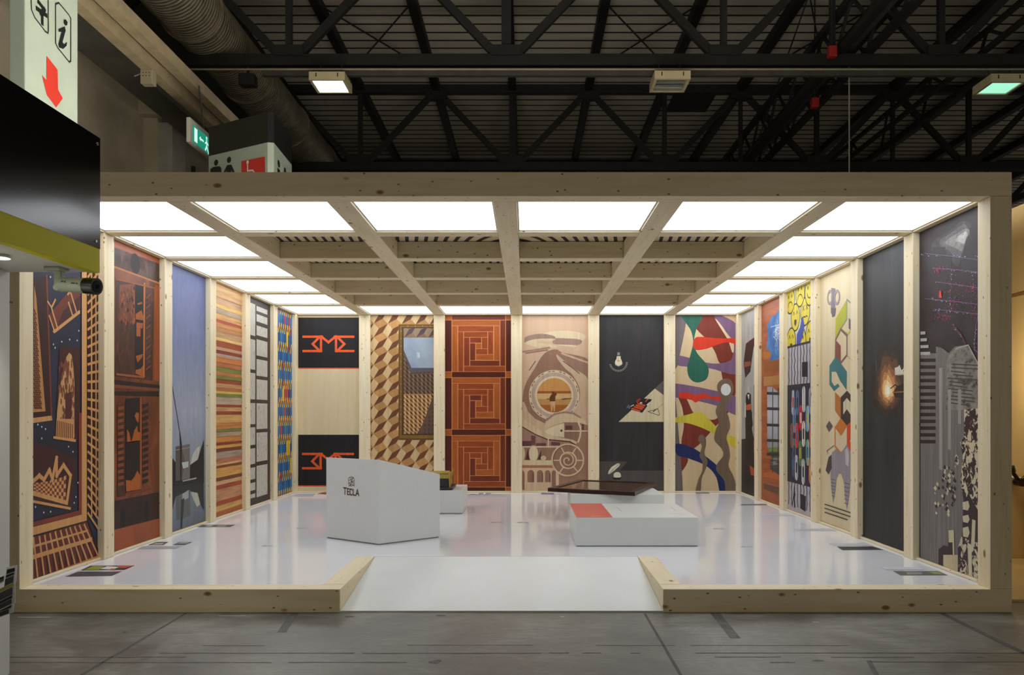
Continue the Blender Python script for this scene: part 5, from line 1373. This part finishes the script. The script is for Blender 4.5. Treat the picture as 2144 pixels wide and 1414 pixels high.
# crowd
CRD = mat_noisy('crowd_print', 17, [(.0, (56, 40, 42)), (.5, (56, 40, 42)), (.52, (206, 192, 160)), (1, (214, 200, 170))], (1, 1, 1), 3, .5, 'LINEAR', .6)
p.crop(1920, 820, 3.447)
p.poly([(345, 130), (470, 120), (490, 120), (490, 1420), (400, 1420), (300, 1300), (300, 1130), (330, 1040), (340, 780), (320, 650), (335, 460), (315, 370), (345, 330)], CRD)
p.poly([(340, 780), (390, 760), (470, 900), (470, 1100), (400, 1080), (330, 1050)], (58, 42, 44)); p.line([(415, 950), (410, 1080)], .05, (206, 194, 162))
p.layer += 1
for yy, hh in ((800, 60), (900, 50), (985, 70)): p.poly([(335, yy), (375, yy - 10), (385, yy + hh * .5), (372, yy + hh), (338, yy + hh - 8)], (206, 194, 162), False)
p.poly([(370, 1090), (400, 1110), (405, 1420), (380, 1420)], (206, 194, 162))
p.poly([(160, 1140), (200, 1110), (230, 1120), (230, 1000), (275, 998), (280, 1190), (300, 1200), (300, 1320), (160, 1260)], (60, 46, 46)); p.poly([(195, 1180), (300, 1180), (300, 1320), (195, 1275)], (206, 190, 154)); p.poly([(232, 1002), (272, 1000), (276, 1180), (264, 1178), (262, 1090), (234, 1090)], (206, 194, 160), False)
p.layer += 1
for x, y in ((290, 490), (212, 560), (262, 575), (205, 650), (268, 680), (140, 695), (225, 715), (198, 770), (270, 780), (150, 825), (225, 840), (240, 640)):
    for k in range(7):
        a, b_ = x + rg.gauss(0, 9), y + rg.gauss(0, 22); w = rg.uniform(5, 13)
        p.poly([(a - w, b_), (a, b_ - w * 1.6), (a + w, b_ + 3), (a + 2, b_ + w * 1.7)], rg.choice([(60, 46, 46), (208, 196, 164), (62, 46, 48), (190, 176, 148)]), False)
p.done()

# ------------------------------------------------------------------ things on the platform
# angular white lectern
def gp(px, py): q = at_z(px, py, HP); return (q.x, q.y)
F_, L_, R_ = gp(793, 1142), gp(683, 1127), gp(921, 1126)
B_ = (L_[0] + R_[0] - F_[0], L_[1] + R_[1] - F_[1])
hF, hL, hR = HP + .842, HP + .841, HP + .664
t = thing('reception_desk', 'white angular reception desk lettered TECLA with sloping top', 'desk', ((F_[0] + B_[0]) / 2, (F_[1] + B_[1]) / 2, HP))
MB().prism([F_, R_, B_, L_], HP + .012, [hF, hR, hL + hR - hF, hL], mat_plain('desk_white', (222, 224, 220), .35, var=.012)).build('body', t, .003)
ins = lambda a, c: (a[0] + (c[0] - a[0]) * .012, a[1] + (c[1] - a[1]) * .012)
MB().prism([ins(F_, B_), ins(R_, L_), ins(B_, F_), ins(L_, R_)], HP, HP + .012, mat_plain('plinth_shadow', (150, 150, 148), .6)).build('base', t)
uF = Vector((F_[0] - L_[0], F_[1] - L_[1], 0)); wF = uF.length; uF.normalize()
def dsk(px, py):
    r = ray(px, py); nrm = Vector((uF.y, -uF.x, 0)); k = (Vector((L_[0], L_[1], 0)) - Vector((CAM.x, CAM.y, 0))).dot(nrm) / Vector((r.x, r.y, 0)).dot(nrm); q = CAM + r * k
    return ((Vector((q.x, q.y, 0)) - Vector((L_[0], L_[1], 0))).dot(uF), q.z)
zz = lambda pts: [dsk(660 + a / 5.36, 920 + b_ / 5.36) for a, b_ in pts]
LOGO = mat_plain('logo_brown', (84, 44, 40), .5)
mb = MB()
for a in ([(320, 546), (352, 549)], [(335, 547), (334, 618)], [(362, 555), (362, 620)], [(362, 555), (384, 558)], [(362, 588), (380, 590)], [(362, 620), (384, 623)],
          [(416, 572), (410, 561), (400, 560), (392, 568), (392, 614), (400, 626), (410, 627), (416, 618)], [(428, 563), (428, 627), (448, 629)], [(458, 631), (474, 567), (491, 634)], [(463, 612), (486, 614)]):
    frame_mesh(mb, stroke2(zz(a), .011), (L_[0], L_[1], 0), uF, (0, 0, 1), .002, LOGO)
mb.build('lettering', t)
mb = MB()
for a in ([(375, 440), (390, 426), (412, 424), (434, 432), (440, 460), (436, 500), (440, 526), (428, 516), (405, 527), (388, 518), (382, 528), (376, 500), (374, 470), (375, 440)], [(390, 426), (400, 456), (434, 432)], [(375, 462), (400, 456), (412, 478), (438, 465)], [(412, 424), (415, 450), (412, 478), (386, 490), (376, 500)], [(412, 478), (436, 500)], [(386, 490), (405, 527)], [(405, 500), (428, 516)], [(412, 478), (405, 500), (388, 518)]):
    frame_mesh(mb, stroke2(zz(a), .005), (L_[0], L_[1], 0), uF, (0, 0, 1), .002, LOGO)
mb.build('emblem', t)

# low white table and the red sheet on it
tb = (.642, 1.978, 1.836, 3.22)
t = thing('low_table', 'low white square display table in the middle of the platform', 'table', ((tb[0] + tb[2]) / 2, (tb[1] + tb[3]) / 2, HP))
MB().box((tb[0], tb[1], HP + .008), (tb[2], tb[3], HP + .283), mat_plain('desk_white', (222, 224, 220), .35)).build('body', t, .003)
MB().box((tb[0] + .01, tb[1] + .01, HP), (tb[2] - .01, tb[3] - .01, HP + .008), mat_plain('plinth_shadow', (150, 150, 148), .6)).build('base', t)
GRL = mat_plain('hairline_grey', (150, 150, 150), .5)
mb = MB()
for (a, b_, c_, d_) in ((1290, 1062, 1302, 1071), (1405, 1062, 1415, 1070), (1402, 1076, 1430, 1077)):
    q0, q1 = at_z(a, b_, HP + .284), at_z(c_, d_, HP + .284)
    mb.bar(q0, q1, .004, .0006, GRL)
mb.build('engraved_lines', t)
t = thing('red_sheet', 'orange red printed sheet lying on the low white table', 'sheet', (.82, 2.6, HP + .284))
MB().box((tb[0] + .004, tb[1] + .004, HP + .2835), (1.0, tb[3] - .004, HP + .286), mat_plain('sheet_red', (214, 78, 50), .4, var=.06)).build('paper', t)
mb = MB()
for i in range(7):
    cx_ = .80 + .022 * i; mb.box((cx_, 2.03 + .01 * (i % 3), HP + .286), (cx_ + .012, 2.08 + .014 * (i % 2), HP + .2864), mat_plain('sheet_print', (236, 150, 120), .5))
mb.build('print', t)

# white plinth with black machine under yellow slats
pl = (-1.62, 4.63, -.668, 5.52)
t = thing('plinth', 'white plinth behind the reception desk', 'plinth', ((pl[0] + pl[2]) / 2, (pl[1] + pl[3]) / 2, HP))
MB().box((pl[0], pl[1], HP + .008), (pl[2], pl[3], HP + .30), mat_plain('desk_white', (222, 224, 220), .35)).build('body', t, .003)
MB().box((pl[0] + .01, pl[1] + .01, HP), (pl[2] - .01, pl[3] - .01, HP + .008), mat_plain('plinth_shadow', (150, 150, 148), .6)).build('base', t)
z0 = HP + .302
t = thing('architectural_model', 'black box model with yellow sticks on top, on the plinth', 'model', (-1.1, 5.0, z0))
BKM = mat_plain('model_black', (44, 43, 44), .35); YEM = mat_plain('model_yellow', (178, 150, 52), .4); BRM = mat_plain('model_brass', (190, 150, 60), .35, .4)
MB().box((-1.5, 4.66, z0), (-.80, 5.25, z0 + .035), BKM).build('base', t, .01)
MB().box((-1.46, 4.70, z0 + .035), (-.86, 5.2, z0 + .145), BKM).build('box', t, .004)
MB().box((-.855, 4.74, z0 + .03), (-.85, 5.1, z0 + .12), mat_plain('model_grey', (120, 130, 128), .3)).build('side_glass', t)
MB().box((-1.47, 4.69, z0 + .147), (-.85, 5.2, z0 + .185), mat_plain('model_olive', (164, 150, 60), .45)).build('lid', t, .004)
for i in range(9):
    a = Vector((-1.46 + .06 * rg.random(), 4.70 + .055 * i, z0 + .192 + .012 * rg.random())); b_ = Vector((-.84 - .05 * rg.random(), 4.70 + .05 * i + rg.uniform(-.04, .06), z0 + .2 + .02 * rg.random()))
    MB().tube(a, b_, .009, .009, BRM if i % 2 else YEM, 8).build('stick', t)
MB().bar((-.84, 4.70, z0 + .0), (-.84, 4.70, z0 + .23), .018, .018, BRM).build('corner_rod', t); MB().bar((-.84, 5.18, z0), (-.84, 5.18, z0 + .24), .018, .018, BRM).build('corner_rod', t)
for a, b_ in (((-.84, 4.7, z0 + .2), (-.84, 5.18, z0 + .22)), ((-.84, 4.72, z0 + .08), (-.84, 5.16, z0 + .19))): MB().bar(a, b_, .014, .014, BRM).build('side_rail', t)

# dark framed tray table on a low white plinth
t = thing('low_plinth', 'low white plinth under the dark wooden tray', 'plinth', (1.26, 4.4, HP))
MB().box((.70, 3.98, HP + .006), (1.83, 4.85, HP + .312), mat_plain('desk_white', (222, 224, 220), .35)).build('body', t, .003)
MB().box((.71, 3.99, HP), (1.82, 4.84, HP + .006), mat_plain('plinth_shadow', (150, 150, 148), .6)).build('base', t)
zt_ = HP + .36
c = [at_z(a, b_, zt_) for a, b_ in ((1147, 1022), (1329, 1031), (1375, 1010), (1215, 1004.5))]
ctr = sum(c, Vector()) / 4
t = thing('wooden_tray', 'dark brown framed wooden tray with glossy top, near the back wall', 'tray', (ctr.x, ctr.y, HP + .313))
DW = mat_noisy('walnut', 3, [(.3, (44, 26, 20)), (.7, (72, 44, 32))], (1, 1, 1), 5, .3)
inn = [ctr + (q - ctr) * .86 for q in c]
dn = Vector((0, 0, -.046))
for i in range(4):
    k = (i + 1) % 4
    a, b_, d_, e_ = c[i], c[k], inn[k], inn[i]
    MB().add([a, b_, d_, e_, a + dn, b_ + dn, d_ + dn, e_ + dn], [(0, 1, 2, 3), (7, 6, 5, 4), (0, 4, 5, 1), (1, 5, 6, 2), (2, 6, 7, 3), (3, 7, 4, 0)], DW).build('frame_rail', t)
sub = Vector((0, 0, -.008))
MB().add([q + sub for q in inn] + [q + dn for q in inn], [(0, 1, 2, 3), (7, 6, 5, 4), (0, 4, 5, 1), (1, 5, 6, 2), (2, 6, 7, 3), (3, 7, 4, 0)], mat_plain('tray_top', (96, 68, 48), .10, var=.25, scale=5)).build('tray_top', t)

# adhesive captions on the platform
zc_ = HP + .0006
def sticker(quads, label):
    P0 = [at_z(a, b_, zc_) for pts, _ in quads for a, b_ in pts]
    t = thing('floor_caption', label, 'floor sticker', (sum(q.x for q in P0) / len(P0), sum(q.y for q in P0) / len(P0), HP), 'floor captions')
    for i, (pts, c_) in enumerate(quads):
        P = [at_z(a, b_, zc_ + .0004 * i) for a, b_ in pts]
        Q = [q - Vector((0, 0, .0006)) for q in P]; n = len(P)
        cr = sum(P[k - 1].x * P[k].y - P[k].x * P[k - 1].y for k in range(n))
        if cr < 0: P, Q = P[::-1], Q[::-1]
        MB().add(P + Q, [list(range(n)), list(range(n, 2 * n))[::-1]] + [(k, n + k, n + (k + 1) % n, (k + 1) % n) for k in range(n)], mat_print(c_)).build('field', t)
ZL = lambda pts: [(120 + a / 5.36, 1070 + b_ / 5.36) for a, b_ in pts]
ZR = lambda pts: [(1440 + a / 3.458, 1020 + b_ / 3.458) for a, b_ in pts]
sticker([(ZL([(90, 738), (610, 730), (725, 680), (235, 682)]), (74, 74, 78)), (ZL([(262, 668), (755, 662), (865, 614), (370, 616)]), (60, 58, 58)), (ZL([(300, 664), (470, 662), (530, 622), (400, 620)]), (150, 148, 60)), (ZL([(480, 652), (600, 660), (700, 630), (560, 622)]), (216, 216, 214)), (ZL([(690, 640), (770, 640), (860, 615), (680, 618)]), (206, 84, 58)), (ZL([(590, 664), (640, 664), (660, 645), (600, 648)]), (200, 90, 70))], 'dark floor caption with yellow and red picture by the left wall')
sticker([(ZL([(890, 430), (1330, 426), (1400, 396), (960, 396)]), (164, 164, 164)), (ZL([(1020, 382), (1190, 382), (1250, 348), (1115, 348)]), (92, 86, 82)), (ZL([(1060, 380), (1170, 380), (1200, 360), (1110, 360)]), (166, 160, 154)), (ZL([(1295, 382), (1430, 382), (1515, 350), (1370, 350)]), (96, 94, 92)), (ZL([(1350, 366), (1450, 366), (1480, 354), (1390, 354)]), (168, 166, 162))], 'grey floor caption with two small pictures before the carved panel')
sticker([(ZL([(1570, 182), (1940, 182), (1995, 156), (1630, 156)]), (92, 90, 86)), (ZL([(1660, 176), (1720, 178), (1750, 160), (1690, 160)]), (170, 168, 164)), (ZL([(1780, 178), (1880, 178), (1900, 162), (1810, 162)]), (150, 148, 142))], 'dark grey floor caption before the sky panel')
sticker([(ZR([(1120, 457), (1418, 455), (1335, 430), (1080, 432)]), (56, 56, 58)), (ZR([(1060, 424), (1320, 422), (1280, 406), (1020, 408)]), (196, 196, 200))], 'black floor caption before the black panel on the right')
sticker([(ZR([(1540, 640), (1885, 640), (1815, 610), (1485, 608)]), (104, 106, 96)), (ZR([(1590, 634), (1700, 634), (1690, 618), (1580, 618)]), (140, 142, 136)), (ZR([(1790, 632), (1850, 632), (1820, 616), (1740, 616)]), (150, 156, 88)), (ZR([(1440, 600), (1720, 600), (1670, 580), (1390, 580)]), (204, 204, 210))], 'grey green floor caption by the right wall near the front')
sticker([(ZR([(385, 133), (578, 131), (566, 123), (385, 125)]), (104, 104, 106))], 'thin dark floor caption before the rust orange panel')
sticker([(ZR([(790, 318), (1080, 318), (1040, 300), (770, 302)]), (186, 186, 196)), (ZR([(820, 312), (950, 312), (945, 307), (815, 307)]), (160, 160, 172))], 'pale floor caption before the hexagon ribbon panel')
sticker([(ZR([(540, 210), (780, 210), (740, 196), (520, 196)]), (192, 192, 202))], 'pale floor caption before the round faces panel')
sticker([(ZR([(60, 47), (160, 47), (150, 40), (55, 40)]), (120, 120, 124))], 'small grey floor caption before the abstract panel')
sticker([([(1133, 1035.5), (1160, 1035.5), (1160, 1032.5), (1133, 1032.5)], (110, 104, 150)), ([(1163, 1035.5), (1176, 1035.5), (1176, 1033), (1163, 1033)], (190, 190, 196))], 'small violet floor caption before the winding roads panel')
sticker([([(984, 1036), (995, 1036), (995, 1034.6), (984, 1034.6)], (120, 118, 120)), ([(1000, 1036), (1010, 1036), (1013, 1032.5), (1003, 1032.5)], (150, 150, 150)), ([(1015, 1036), (1024, 1036), (1028, 1032.5), (1018, 1032.5)], (150, 150, 150))], 'small three-part floor caption before the spiral marquetry panel')
sticker([([(664, 1034), (684, 1036), (684, 1030)], (150, 70, 66))], 'small dark red floor mark left of the reception desk')
sticker([([(612, 1040), (655, 1040), (660, 1034), (622, 1034)], (186, 186, 194))], 'pale floor caption before the orange logo panel')
for a, b_, lab in ((560, 1143, 'left of the desk'), (633, 1106, 'beside the desk'), (1040, 1094, 'right of the plinth'), (1095, 1094, 'in the platform centre'), (1563, 1145, 'at the right of the low table'), (1505, 1107, 'behind the low table at the right')):
    sticker([([(a - 12, b_ + 1), (a - 2, b_ + 1), (a - 1, b_ - .6), (a - 11, b_ - .6)], (150, 150, 154)), ([(a + 1, b_ + .6), (a + 11, b_ + 1), (a + 12, b_ - .2), (a + 2, b_ - .8)], (160, 160, 164))], 'tiny grey scuff-like text caption on the platform %s' % lab)
